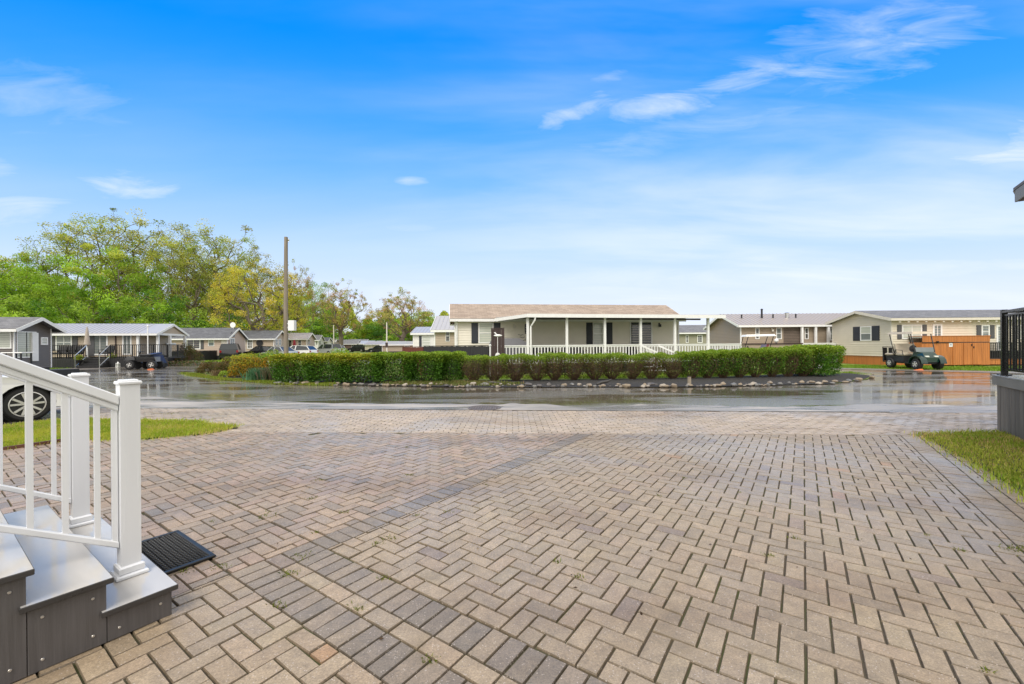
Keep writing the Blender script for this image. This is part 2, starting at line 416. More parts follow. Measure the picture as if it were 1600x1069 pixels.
# the far ground reaches the horizon; the road lies on it
flat('ground', [(-1500, -60), (1500, -60), (1500, 2500), (-1500, 2500)], -0.06, M['lawn'])
S_N = lambda x: 6.55 - 0.06*x          # near edge of the paved street
S_F = lambda x: 8.86 - 0.085*x         # its far edge, where the asphalt starts
road = [(-30, S_F(-30)+.0), (24, S_F(24)), g(2300, 594), g(1600, 583), g(1330, 577.5), (22, 32), (6, 38), (-18, 46), g(345, 567.5), g(230, 572), g(100, 579.5), g(-250, 590)]
flat('road', road, -0.004, M['asphalt'])
flat('paving_bed', [(-14, -1.5), (9, -1.5), (24, S_F(24)), (24, S_F(24)), (-30, S_F(-30)), (-30, 5)], -0.0115, M['joint'])

# kerb lane of pale concrete in front of the houses
def strip(name, pa, pb, z, m):     # pa, pb: lists of points along its two sides
    n = len(pa); mb = MB(); vs = [(p[0], p[1], z) for p in pa] + [(p[0], p[1], z) for p in pb]
    mb.add(vs, [(i, i+1, n+i+1, n+i) for i in range(n-1)])
    o = mb.build(name, m)
    if o.data.polygons[0].normal.z < 0: o.data.flip_normals()
    return structure(o)
strip('pavement', [g(-100, 588), g(100, 579.5), g(230, 572), g(345, 567.5), g(420, 560)], [g(-100, 585), g(100, 576), g(230, 569.5), g(345, 565.5), g(420, 558.5)], 0.004, M['concrete'])
strip('pavement', [g(1290, 576), g(1400, 579), g(1600, 584), g(2300, 595)], [g(1290, 574.5), g(1400, 577), g(1600, 581), g(2300, 591)], 0.004, M['concrete'])
# pale wet concrete margin between the paved street and the asphalt, with a wandering waterline
def margin_mat():
    m = bpy.data.materials.new('wet_pale_concrete'); m.use_nodes = True; k = NT(m.node_tree); b = k.n['Principled BSDF']
    v = k.new('ShaderNodeTexCoord').outputs['Object']
    n1 = k.noise(k.mapping(v, sc=(.35, 1.6, 1)), 1.2, 6, .6, .6); n2 = k.noise(v, 60, 4, .7)
    c = k.mix(k.ramp(n1, [(.40, 0), (.66, 1)]), (0.19, 0.17, 0.145), (0.50, 0.445, 0.38)); c = k.mix(1.0, c, k.ramp(n2, [(.3, .8), (.7, 1.15)]), 'MULTIPLY')
    k.put(b.inputs['Base Color'], c); k.put(b.inputs['Roughness'], k.ramp(n1, [(.36, .12), (.60, .48)])); b.inputs['Specular IOR Level'].default_value = .6
    bn = k.new('ShaderNodeBump'); bn.inputs['Distance'].default_value = .003; k.l.new(n2, bn.inputs['Height']); k.l.new(bn.outputs[0], b.inputs['Normal']); return m
M['margin'] = margin_mat()
fe = [(-300, 607), (0, 612), (150, 616), (300, 621), (450, 627.5), (560, 631.5), (700, 633.5), (900, 634.5), (1100, 633.5), (1400, 632), (1600, 631), (2000, 629)]
A_, B_ = [], []
for i in range(330):
    px = -300+i*7; py = np.interp(px, [e[0] for e in fe], [e[1] for e in fe]) + (vnoise(px, 3, .012)-.5)*7 + (vnoise(px, 9, .05)-.5)*3.2
    q = g(px, py); A_.append(q); B_.append(Vector((q.x*.86, S_F(q.x*.86)-.02, 0)))
strip('pavement', A_, B_, 0.001, M['margin'])
# car park and drives further back
flat('far_road', [(-18, 46.5), (6, 38.5), (10, 120), (-60, 190), (-75, 190), (-22, 80), (-30, 52)], -0.03, M['concrete'])
flat('parking_pad', [g(1180, 580), g(1320, 577), g(1310, 570), g(1150, 571)], 0.002, M['concrete'])

# the island with the hedge
isl = [g(284, 583), g(300, 588), g(360, 595), g(440, 600.4), g(700, 604.9), g(900, 605.5), g(1100, 604.7), g(1300, 600.2), g(1355, 593), g(1364, 588), g(1326, 582.5),
       (17.5, 26), (17, 31), (5, 36), (-9, 34), (-14.5, 29.5)]
flat('island_grass', isl, 0.012, M['lawn'])
flat('planting_bed', [g(310, 586), g(345, 592), g(430, 597.5), g(436, 600), g(700, 605.2), g(900, 605.8), g(1100, 605), g(1296, 600.5), g(1352, 593), g(1362, 588), g(1325, 583.5),
      g(1240, 585), g(1100, 591), g(900, 594), g(712, 594.5), (-5.2, 19), (-10.5, 20.4)], 0.022, M['mulch'])

# ------------------------------------------------------------------ bricks
def clip(poly, n, d):      # keep n.p <= d
    out = []
    for i in range(len(poly)):
        p, q = poly[i], poly[(i+1) % len(poly)]
        a = n[0]*p[0]+n[1]*p[1]-d; b = n[0]*q[0]+n[1]*q[1]-d
        if a <= 0: out.append(p)
        if (a < 0 < b) or (b < 0 < a):
            t = a/(a-b); out.append((p[0]+(q[0]-p[0])*t, p[1]+(q[1]-p[1])*t))
    return out
GAP = 0.0062
def brick(mb, poly, col, tilt=0.0015, bev=0.0035):
    cx = sum(p[0] for p in poly)/len(poly); cy = sum(p[1] for p in poly)/len(poly)
    poly = [(p[0]+random.gauss(0, .0008), p[1]+random.gauss(0, .0008)) for p in poly]
    def inset(e):          # move every edge inwards by e (convex polygon)
        out = poly
        n = len(poly)
        for i in range(n):
            p, q = poly[i], poly[(i+1) % n]; dx, dy = q[0]-p[0], q[1]-p[1]; L = math.hypot(dx, dy)
            if L < 1e-6: continue
            nx, ny = dy/L, -dx/L
            if nx*(cx-p[0])+ny*(cy-p[1]) > 0: nx, ny = -nx, -ny
            out = clip(out, (nx, ny), nx*p[0]+ny*p[1]-e)
        return out
    o1 = inset(GAP/2+random.uniform(0, .0012)); o2 = inset(GAP/2+bev)
    if len(o1) < 3 or len(o2) != len(o1): return
    tx, ty, dz = random.gauss(0, tilt)/.1, random.gauss(0, tilt)/.1, random.gauss(0, .0011)
    zf = lambda p, z: z + dz + (p[0]-cx)*tx + (p[1]-cy)*ty
    n = len(o1)
    vs = [(p[0], p[1], -0.028) for p in o1] + [(p[0], p[1], zf(p, -.0065)) for p in o1] + [(p[0], p[1], zf(p, 0)) for p in o2]
    fs = [tuple(2*n+i for i in range(n))]
    for i in range(n):
        j = (i+1) % n; fs += [(i, j, n+j, n+i), (n+i, n+j, 2*n+j, 2*n+i)]
    a = sum(o1[i][0]*o1[(i+1) % n][1]-o1[(i+1) % n][0]*o1[i][1] for i in range(n))
    if a < 0: fs = [f[::-1] for f in fs]
    mb.col = col; mb.add(vs, fs)
    dk = tuple(c*.55 for c in col)
    for q_ in range(1, len(fs)): mb.c[-q_] = dk

def colour(kind, x, y):
    if kind == 'tan': base = random.choice([(0.35,0.282,0.205)]*4+[(0.37,0.30,0.22),(0.335,0.272,0.20),(0.315,0.257,0.19),(0.355,0.29,0.205),(0.35,0.275,0.20),(0.335,0.265,0.19)])
    elif kind == 'pink': base = random.choice([(0.355,0.275,0.21),(0.365,0.275,0.215),(0.33,0.265,0.205),(0.28,0.23,0.185),(0.37,0.285,0.21)])
    elif kind == 'dark': base = random.choice([(0.235,0.197,0.158),(0.215,0.183,0.15),(0.27,0.222,0.175),(0.225,0.19,0.156),(0.30,0.246,0.188)])
    elif kind == 'street': base = random.choice([(0.44,0.365,0.285),(0.46,0.38,0.295),(0.42,0.35,0.28),(0.45,0.37,0.30)])
    n = vnoise(x, y, 0.9); k = random.uniform(0.92, 1.07)*(0.93+0.14*n)
    if kind == 'tan' and random.random() < 0.04: base = (0.38, 0.25, 0.15) if random.random() < .25 else (0.27, 0.215, 0.175)
    return (base[0]*k*1.0, base[1]*k*.955, base[2]*k*.875)

def hedge_free(x, y):      # the stair stands on the paving; bricks run under it all the same
    return True
lawnL = [g(-900, 790), g(0, 702), g(110, 687.5), g(214, 687), g(330, 677), g(372, 668), g(300, 660), g(180, 657.5), g(100, 656), g(0, 668), g(-300, 690)]
lawnR = [g(1437, 680), g(1475, 677.5), g(1560, 676.5), g(1900, 668), (16, 1), (5, 0.5), ab(2.9, 1.75), ab(3.9, 1.70), g(1600, 772), g(1568, 752), g(1528, 728), g(1500, 713), g(1470, 697)]
def inside(p, poly):
    c = False; n = len(poly)
    for i in range(n):
        a, b = poly[i], poly[(i+1) % n]
        if (a[1] > p[1]) != (b[1] > p[1]) and p[0] < (b[0]-a[0])*(p[1]-a[1])/(b[1]-a[1])+a[0]: c = not c
    return c
BL = -2.77
mb = MB()
def place(a0, a1, b0, b1, kind, clips=()):
    poly = [(a0,b0),(a1,b0),(a1,b1),(a0,b1)]
    for (n, d) in clips: poly = clip(poly, n, d) if len(poly) > 2 else poly
    if len(poly) < 3: return
    P = [ab(p[0], p[1]) for p in poly]; P = [(q.x, q.y) for q in P]
    # cut at the street line: y <= 6.55 - .06x
    P = clip(P, (0.06, 1), 6.55-0.004)
    if len(P) < 3: return
    ar = abs(sum(P[i][0]*P[(i+1)%len(P)][1]-P[(i+1)%len(P)][0]*P[i][1] for i in range(len(P))))/2
    if ar < 0.0009: return
    cx = sum(p[0] for p in P)/len(P); cy = sum(p[1] for p in P)/len(P)
    if cy < 0.9 or cx < -9 or cx > 9 or abs(cx) > 1.45*cy+1.2: return
    if inside((cx, cy), lawnL): return
    brick(mb, P, colour(kind, cx, cy))
w_ = 0.1015
def herring(b_lo, b_hi, a_lo, a_hi, kind):
    i0, i1 = int(a_lo/w_)-3, int(a_hi/w_)+3; j0, j1 = int(b_lo/w_)-3, int(b_hi/w_)+3
    cl = (((1,0), a_hi), ((-1,0), -a_lo), ((0,1), b_hi), ((0,-1), -b_lo))
    for i in range(i0, i1):
        for j in range(j0, j1):
            r = (i+j) % 4
            if r == 0: q = (i*w_, (i+2)*w_, j*w_, (j+1)*w_)
            elif r == 2: q = (i*w_, (i+1)*w_, j*w_, (j+2)*w_)
            else: continue
            if q[1] < a_lo or q[0] > a_hi or q[3] < b_lo or q[2] > b_hi: continue
            place(*q, kind, cl)
herring(BL+.10, 1.17, 1.615, 9.5, 'tan')
herring(-9.5, BL-.10, 1.615, 7.5, 'pink')
herring(-9.5, BL-.10, 0.2, 1.105, 'pink'); herring(BL-.10, 1.17, -0.6, 1.105, 'tan')
herring(-9.5, BL-.10, 1.105, 1.615, 'pink')
n_ = int(8/0.1015)
for i in range(n_):                        # single dark line between the two bays
    a0 = 1.615+i*w_; place(a0, a0+w_, BL-.10, BL+.10, 'dark')
for i in range(int((1.17-(BL-.1))/w_)+1):   # double cross border with a pale course between
    b0 = BL-.10+i*w_; place(1.105, 1.308, b0, min(b0+w_, 1.17), 'dark'); place(1.412, 1.615, b0, min(b0+w_, 1.17), 'dark')
    if i % 2 == 0: place(1.308, 1.412, b0, min(b0+2*w_, 1.17), 'tan')
for i in range(-6, 92):                     # right hand border
    a0 = i*w_; place(a0, a0+w_, 1.17, 1.373, 'tan'); place(a0, a0+w_, 1.475, 1.678, 'tan')
    if i % 2 == 0: place(a0, a0+2*w_, 1.373, 1.475, 'tan')
drive = mb.build('paved_driveway', M['paver'], col=True); structure(drive)

# paved street band: running bond laid along the street
mb = MB()
nrow = int((S_F(-14)-S_N(-14))/w_)+6
for r in range(-3, nrow+8):
    for i in range(-66, 76):
        x0 = (i+(.5 if r % 2 else 0))*.203; x1 = x0+.203
        ya = 6.55-.07*x0+r*w_; yb = 6.55-.07*x1+r*w_
        poly = [(x0, ya), (x1, yb), (x1, yb+w_), (x0, ya+w_)]
        poly = clip(poly, (-0.06, -1), -6.55); poly = clip(poly, (0.085, 1), 8.86) if len(poly) > 2 else poly
        if len(poly) < 3 or abs(sum(poly[k][0]*poly[(k+1)%len(poly)][1]-poly[(k+1)%len(poly)][0]*poly[k][1] for k in range(len(poly))))/2 < .002: continue
        cx, cy = x0+.1, ya+.05
        if abs(cx) > 1.3*cy+1 or inside((cx, cy), lawnL): continue
        brick(mb, poly, colour('street', cx, cy), tilt=0.0022)
structure(mb.build('paved_street', M['paver'], col=True))
# dirty open joint between the paved street and the pale margin
xs_ = [x*.1 for x in range(-45, 75)]
strip('kerb_joint', [(x, S_F(x)+.012+.018*vnoise(x, 1, 3.0), 0) for x in xs_], [(x, S_F(x)-.018-.02*vnoise(x, 5, 2.2), 0) for x in xs_], 0.005, M['soil'])
# damp soil and lawns beside the drive
flat('lawn_soil', lawnL, 0.004, M['soil']); flat('lawn_soil', lawnR, 0.006, M['soil'])
flat('neighbour_drive', [g(-900, 700), g(-300, 690), g(0, 668), g(100, 656), g(120, 648), g(-100, 640), g(-900, 650)], 0.006, M['asphalt'])

def scatter(poly, n, edge=0.0):
    P = []; xs = [p[0] for p in poly]; ys = [p[1] for p in poly]
    while len(P) < n:
        x = rng.uniform(min(xs), max(xs)); y = rng.uniform(min(ys), max(ys))
        if y < 0.5 or abs(x) > 2.0*y+1.5: continue
        if inside((x+rng.normal()*edge, y+rng.normal()*edge), poly): P.append((x, y, 0))
    return np.array(P)
def blades(P, h, wd, lean=0.6):
    N = len(P); az = rng.uniform(0, 2*np.pi, N); H = h*rng.uniform(0.45, 1.25, N); ln = rng.uniform(0.1, lean, N)*H
    d = np.stack([np.cos(az), np.sin(az), np.zeros(N)], 1); s = np.stack([-np.sin(az), np.cos(az), np.zeros(N)], 1)*(wd/2)
    mid = P + d*(ln*.3)[:, None] + np.array([0,0,1])*(H*.6)[:, None]; top = P + d*ln[:, None] + np.array([0,0,1])*H[:, None]
    return np.stack([P-s, P+s, mid+s*.7, top, mid-s*.7], 1).reshape(-1, 3)
def grass(name, poly, n, h, wd, cols, z, label, edge=0.085):
    P = scatter(poly, n, edge); P[:, 2] = z
    cl = np.array([vnoise(p[0], p[1], 1.7)*.6+vnoise(p[0]+9, p[1], 5)*.4 for p in P])
    h_ = h*(0.6+0.8*cl)
    V = blades(P, h_, wd)
    c = np.array(cols); tt = np.clip(cl+rng.normal(0, .22, n), 0, 1)[:, None]
    col = c[0]*(1-tt)+c[1]*tt; dry = rng.random(n) < 0.10+0.25*(np.array([vnoise(p[0]+3, p[1]+7, 2.6) for p in P]) > .68); col[dry] = c[2]
    o = np_mesh(name, V, 5, col, M['grass']); o['kind'] = 'stuff'; o['label'] = label; o['category'] = 'grass'; return o
GC = [(0.60, 0.60, 0.09), (0.34, 0.52, 0.05), (0.70, 0.58, 0.24)]
grass('lawn_grass', lawnL, 76000, 0.055, 0.008, GC, 0.0, 'short bright green lawn grass between the driveway and the white car')
grass('lawn_grass', lawnR, 95000, 0.05, 0.007, [(0.60,0.58,0.11),(0.36,0.52,0.06),(0.74,0.54,0.25)], 0.0, 'short yellow green grass beside the driveway at the grey deck')
vergeI = [g(284, 583), g(300, 588), g(360, 595), g(440, 601), g(520, 603.5), g(520, 600.5), g(436, 598.5), g(345, 591.5), g(306, 585)]
grass('verge_grass', vergeI, 14000, 0.07, 0.02, [(0.27,0.30,0.045),(0.20,0.30,0.03),(0.36,0.32,0.09)], 0.01, 'grass edge round the left end of the planted island')
backI = [g(1362, 586), g(1325, 582.5), g(1240, 584), g(1100, 590), g(900, 592.5), g(712, 593), (-2, 18.5), (4, 19), (14, 21)]
grass('island_lawn', backI, 16000, 0.07, 0.022, [(0.25,0.33,0.04),(0.20,0.34,0.03),(0.3,0.34,0.08)], 0.01, 'bright green grass behind the sparse hedge')
vL = [g(60, 578), g(100, 576), g(230, 569.5), g(345, 565.5), g(420, 558.5), g(415, 556), g(345, 561), g(250, 565), g(205, 570), g(110, 573)]
grass('front_grass', vL, 12000, 0.10, 0.05, [(0.24,0.34,0.04),(0.2,0.38,0.03),(0.3,0.36,0.07)], -0.05, 'green grass strip before the black decked house', 0.1)
vR = [g(1290, 574.2), g(1400, 576.8), g(1600, 580.5), g(2100, 588), g(2100, 580), g(1600, 574), g(1400, 571), g(1290, 570)]
grass('front_grass', vR, 20000, 0.10, 0.035, [(0.22,0.33,0.035),(0.18,0.34,0.03),(0.26,0.33,0.07)], -0.05, 'green grass strip before the orange storage shed', 0.1)

# moss and small weeds standing in the joints
P = []
while len(P) < 200:
    x = rng.uniform(-4, 5); y = rng.uniform(1.4, 6.3)
    a, b = to_ab((x, y))
    if vnoise(x, y, 0.8) < rng.uniform(0.2, 0.8) or abs(x) > 1.25*y: continue
    # snap to a joint line of the paving grid
    if rng.random() < .5: b = round(b/w_)*w_
    else: a = round(a/w_)*w_
    if a < 0.8 and b < -2.6: continue
    q = ab(a, b); k = rng.integers(6, 26)
    for _ in range(k): P.append((q.x+rng.normal()*.012, q.y+rng.normal()*.010, -0.008))
    if len(P) > 2000: break
def weeds():
    pts = []
    for (px, py, k, s) in [(452,895,50,.03),(590,850,40,.025),(598,903,40,.022),(640,742,40,.03),(500,750,50,.03),(485,779,40,.03),(672,1030,40,.02),(436,945,40,.03),(560,951,40,.025),(608,841,50,.035),(350,885,50,.03),(288,893,30,.02),
                           (650,805,20,.02),(470,870,40,.04),(265,646,160,.14),(1587,857,90,.05),(1200,868,30,.02),(1240,840,20,.02),(1030,775,20,.02),(420,805,40,.05),(860,690,20,.03),(350,672,60,.05),(1500,860,30,.02),(700,800,20,.03),(870,878,30,.02),(905,903,30,.02),(540,800,30,.03)]:
        q = g(px, py)
        for _ in range(k): pts.append((q.x+rng.normal()*s, q.y+rng.normal()*s*.7, -0.006))
    return pts
P = np.array(P + weeds())
V = blades(P, 0.017, 0.005, 1.4)
o = np_mesh('joint_weeds', V, 5, np.array([(0.20,0.24,0.03)])*rng.uniform(.6, 1.25, (len(P), 1)), M['grass'])
tag(o, 'tiny weeds and moss sprouting in the joints of the paving', 'weeds', kind='stuff')
# fallen leaf litter
P = np.array([(*to_xy, 0.004) for to_xy in [(rng.uniform(-4, 6.5), rng.uniform(1.8, 6.4)) for _ in range(70)]] + [(g(1440+rng.uniform(0, 160), 0+rng.uniform(690, 780)).x, 0, 0) for _ in range(0)])
np_mesh('leaf_litter', leaf_quads(P, 0.022, 3.0), 4, np.array([(0.09,0.055,0.03)])*rng.uniform(.4, 1.6, (len(P), 1)), M['leaf']); bpy.data.objects['leaf_litter']['kind'] = 'stuff'

# manhole cover in the street
q = g(757, 637.5)
t_ = thing('manhole_cover', 'round rusty manhole cover set in the wet street before the hedge', 'manhole cover', (q.x, q.y, 0))
mbr = MB(); mbr.lathe([(0.37, -0.02), (0.37, 0.010), (0.34, 0.012), (0.335, 0.002), (0.335, -0.02)], 32)
mbr.build('rim', mat('rusty_iron', (0.13, 0.105, 0.09), 0.45, metal=0.0, var=0.3, vscale=12), t_)
mbc = MB(); mbc.lathe([(0.325, -0.02), (0.325, 0.006)], 32)
for i in range(-5, 6):
    for j in range(-5, 6):
        x, y = i*.055, j*.055
        if x*x+y*y < .09: mbc.box(x-.017, x+.017, y-.017, y+.017, .004, .012)
mbc.build('lid', bpy.data.materials['rusty_iron'], t_)
# ------------------------------------------------------------------ steps at the left: local x = a (down the steps), local y = -b
# local frame: x along AX, y = -BX direction ; rotation ROT_A about z maps (1,0)->AX, (0,1)->-BX
M['composite'] = mat('grey_composite_board', (0.105, 0.098, 0.098), 0.45, var=0.16, vscale=9, bump=0.0016, bscale=28, aniso=(9, 9, .35))
def sky_sheen_board():  # pale base colour paints white sky sheen onto dark wet boards
    m = mat('tread_sky_sheen', (0.52, 0.495, 0.46), 0.20, var=0.13, vscale=5, spec=0.6, bump=0.0004, bscale=14, aniso=(1, .15, 1), coat=0.0)
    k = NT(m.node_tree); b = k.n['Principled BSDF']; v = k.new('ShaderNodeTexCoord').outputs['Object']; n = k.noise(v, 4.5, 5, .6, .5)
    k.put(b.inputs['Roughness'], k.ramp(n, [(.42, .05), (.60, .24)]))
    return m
M['tread'] = sky_sheen_board()
M['screw'] = mat('screw_head', (0.55, 0.52, 0.48), 0.35, metal=0.6, var=0)
_once = {}
def mat_once(name, color, rough=.5, **k):
    if name not in _once: _once[name] = mat(name, color, rough, **k)
    return _once[name]
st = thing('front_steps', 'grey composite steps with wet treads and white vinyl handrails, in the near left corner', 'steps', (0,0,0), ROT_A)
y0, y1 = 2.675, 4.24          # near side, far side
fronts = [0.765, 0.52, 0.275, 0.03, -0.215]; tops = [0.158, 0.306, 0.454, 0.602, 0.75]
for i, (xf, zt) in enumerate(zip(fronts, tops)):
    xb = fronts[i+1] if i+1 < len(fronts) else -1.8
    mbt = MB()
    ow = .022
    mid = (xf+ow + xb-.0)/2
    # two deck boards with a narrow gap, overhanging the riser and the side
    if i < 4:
        mbt.bevbox(xb-.02, xf+ow, y0-ow, y1+ow, zt-.026, zt, .003); k0 = len(mbt.f); mbt.m = [0 if fi == 1 else 1 for fi in range(k0)]  # top face takes the painted sheen, the edges the dark board colour
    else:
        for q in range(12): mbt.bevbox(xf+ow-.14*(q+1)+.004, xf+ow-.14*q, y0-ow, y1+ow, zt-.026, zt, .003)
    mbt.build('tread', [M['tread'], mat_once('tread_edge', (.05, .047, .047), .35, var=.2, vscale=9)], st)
    mbr = MB(); mbr.box(xf-.02, xf, y0+.021, y1-.021, 0.0, zt-.028); mbr.build('riser', M['composite'], st)
    for side in (0, 1):
        ys = (y0, y0+.02) if side == 0 else (y1-.02, y1)
        mbs = MB(); mbs.bevbox(xb+.003, xf, ys[0], ys[1], 0.004, zt-.028, .002)
        sk = mbs.build('side_panel', M['composite'], st)
        if side == 0:
            for (sx, sz) in ((xf-.045, zt-.075), (xb+.045, .05), (xf-.045, .06), (xb+.045, zt-.075)):
                if i > 3 or (i == 0 and (sz > .07) and sx < xf-.1) or (i==0 and sx > xf-.1 and sz < .07): continue
                ms_ = MB(); ms_.lathe([(0.0045, 0.0), (0.0062, -0.0015), (0.005, -0.003)], 10, (sx, y0, sz), 'y'); ms_.build('screw', M['screw'], sk)

def sleeve_post(parent, cx, cy, zb, zt, w=0.082):
    h = w/2
    m_ = MB(); m_.bevbox(cx-h, cx+h, cy-h, cy+h, zb, zt, .005); p = m_.build('post', M['vinyl'], parent)
    m_ = MB(); e = .007
    m_.bevbox(cx-h-e, cx+h+e, cy-h-e, cy+h+e, zt-.004, zt+.014, .004); m_.bevbox(cx-h+.006, cx+h-.006, cy-h+.006, cy+h-.006, zt+.012, zt+.022, .004)
    m_.build('post_cap', M['vinyl'], p)
    m_ = MB(); m_.bevbox(cx-h-.026, cx+h+.026, cy-h-.026, cy+h+.026, zb, zb+.022, .006); m_.bevbox(cx-h-.012, cx+h+.012, cy-h-.012, cy+h+.012, zb+.02, zb+.062, .007)
    m_.build('post_skirt', M['vinyl'], p)
def handrail(cy, label):
    hr = thing('handrail', label, 'railing', (0,0,0), ROT_A, 'white vinyl handrails on the steps')
    cx = 0.674; sleeve_post(hr, cx, cy, tops[0], 1.185)
    xe, xs = cx-.045, -0.9; sl_ = 0.585
    zt = lambda x: 1.128 + (xe-x)*sl_
    zb = lambda x: 0.352 + (xe-x)*sl_
    def inclined(name, zf, th, wd, bev=True, off=0):
        # a profile swept along the slope, with plumb ends
        mm = MB(); h = wd/2; c = .006
        prof = [(-h+c, 0), (h-c, 0), (h, c), (h, th-c), (h-c, th), (-h+c, th), (-h, th-c), (-h, c)]
        vs = []
        for x in (xs, xe): vs += [(x, cy+p[0], zf(x)-off-th+p[1]) for p in prof]
        n = 8; fs = [tuple(range(n)), tuple(range(n, 2*n))[::-1]] + [(i, n+i, n+(i+1)%n, (i+1)%n) for i in range(n)]
        mm.add(vs, fs); return mm.build(name, M['vinyl'], hr)
    inclined('top_rail', zt, 0.052, 0.07)
    inclined('rail_moulding', zt, 0.034, 0.040, off=0.053)
    inclined('bottom_rail', zb, 0.036, 0.036)
    x = xe-.012
    k = 0
    while x > xs+.05:
        mm = MB(); mm.bevbox(x-.011, x+.011, cy-.0105, cy+.0105, zb(x)-.02, zt(x)-.085, .003); mm.build('baluster', M['vinyl'], hr)
        x -= (.066 if k == 0 else .1145); k += 1
    sleeve_post(hr, -0.62, cy, tops[3] if False else 0.75, 2.02)
    return hr
handrail(2.995, 'white vinyl handrail on the near side of the grey steps')
handrail(4.13, 'white vinyl handrail on the far side of the grey steps, behind the near one')

# doormat: open rubber lattice
M['mat_rubber'] = mat('wet_mat_rubber', (0.018, 0.018, 0.018), 0.38, var=0.1, vscale=30, spec=.5)
dm = thing('doormat', 'black open rubber doormat on the brick paving at the foot of the steps', 'doormat', (0,0,0.004), ROT_A)
mx0, mx1, my0, my1 = 0.79, 1.142, 3.165, 3.835
m_ = MB()
for bx in ((mx0, mx1, my0, my0+.03), (mx0, mx1, my1-.03, my1), (mx0, mx0+.03, my0+.03, my1-.03), (mx1-.03, mx1, my0+.03, my1-.03)): m_.bevbox(bx[0], bx[1], bx[2], bx[3], 0, .016, .004)
m_.build('border', M['mat_rubber'], dm)
m_ = MB(); ny, nx = 19, 9
sx, sy = (mx1-mx0-.06)/nx, (my1-my0-.06)/ny
for i in range(nx):
    for j in range(ny):
        x = mx0+.03+(i+.5)*sx; yy = my0+.03+(j+(.75 if i % 2 else .25))*sy
        if yy > my1-.035: continue
        ro, ri = sx*.50, sx*.30
        prof = [(ri, 0), (ri, .011), ((ri+ro)/2, .0145), (ro, .010), (ro, 0)]
        b0 = len(m_.v); n0 = 10
        for (r, z) in prof:
            for k in range(n0): t = 2*math.pi*k/n0; m_.v.append((x+r*math.cos(t), yy+r*.95*math.sin(t), z))
        for a in range(4):
            for k in range(n0): l = (k+1) % n0; m_.f.append([b0+a*n0+k, b0+a*n0+l, b0+(a+1)*n0+l, b0+(a+1)*n0+k]); m_.c.append((1,1,1)); m_.m.append(0)
m_.build('lattice', M['mat_rubber'], dm)

# ------------------------------------------------------------------ cars
def wheel(parent, x, y, r, side, w=0.2, rim=0.66, spokes=5, near=True, name='wheel'):
    m_ = MB(); s = side
    prof = [(r*rim, -w/2), (r*.90, -w/2), (r*.985, -w*.36), (r, -w*.25), (r, w*.25), (r*.985, w*.36), (r*.90, w/2), (r*rim, w/2)]
    m_.lathe(prof, 40 if near else 18, (x, y, r), 'y'); t = m_.build(name, M['rubber'], parent, smooth=True)
    yo = y + s*w*.40; rr = r*rim
    m2 = MB(); n = 40 if near else 16
    m2.lathe([(rr*1.02, -s*.03), (rr*1.03, s*.022), (rr*.97, s*.026), (rr*.90, s*.0), (rr*.90, -s*.03)], n, (x, yo, r), 'y')
    for k in range(spokes):
        a0 = 2*math.pi*k/spokes + .35
        for da in ((-.17, .17) if near else (0,)):
            a1 = a0+da*.55; a2 = a0+da*1.6
            p = Vector((x+math.cos(a1)*rr*.16, yo+s*.012, r+math.sin(a1)*rr*.16)); q = Vector((x+math.cos(a2)*rr*.93, yo+s*.018, r+math.sin(a2)*rr*.93))
            m2.beam(p, q, .036 if near else .05, .03, up=(0, 1, 0))
    m2.lathe([(rr*.20, -s*.02), (rr*.20, s*.018), (rr*.12, s*.026)], 20, (x, yo, r), 'y')
    m2.build('rim', M['alloy'], t, smooth=True)
    m3 = MB(); m3.lathe([(rr*.95, -s*.06), (rr*.95, -s*.05)], 24, (x, yo, r), 'y')
    m3.build('brake_disc', M['dark_plastic'], t)
    return t
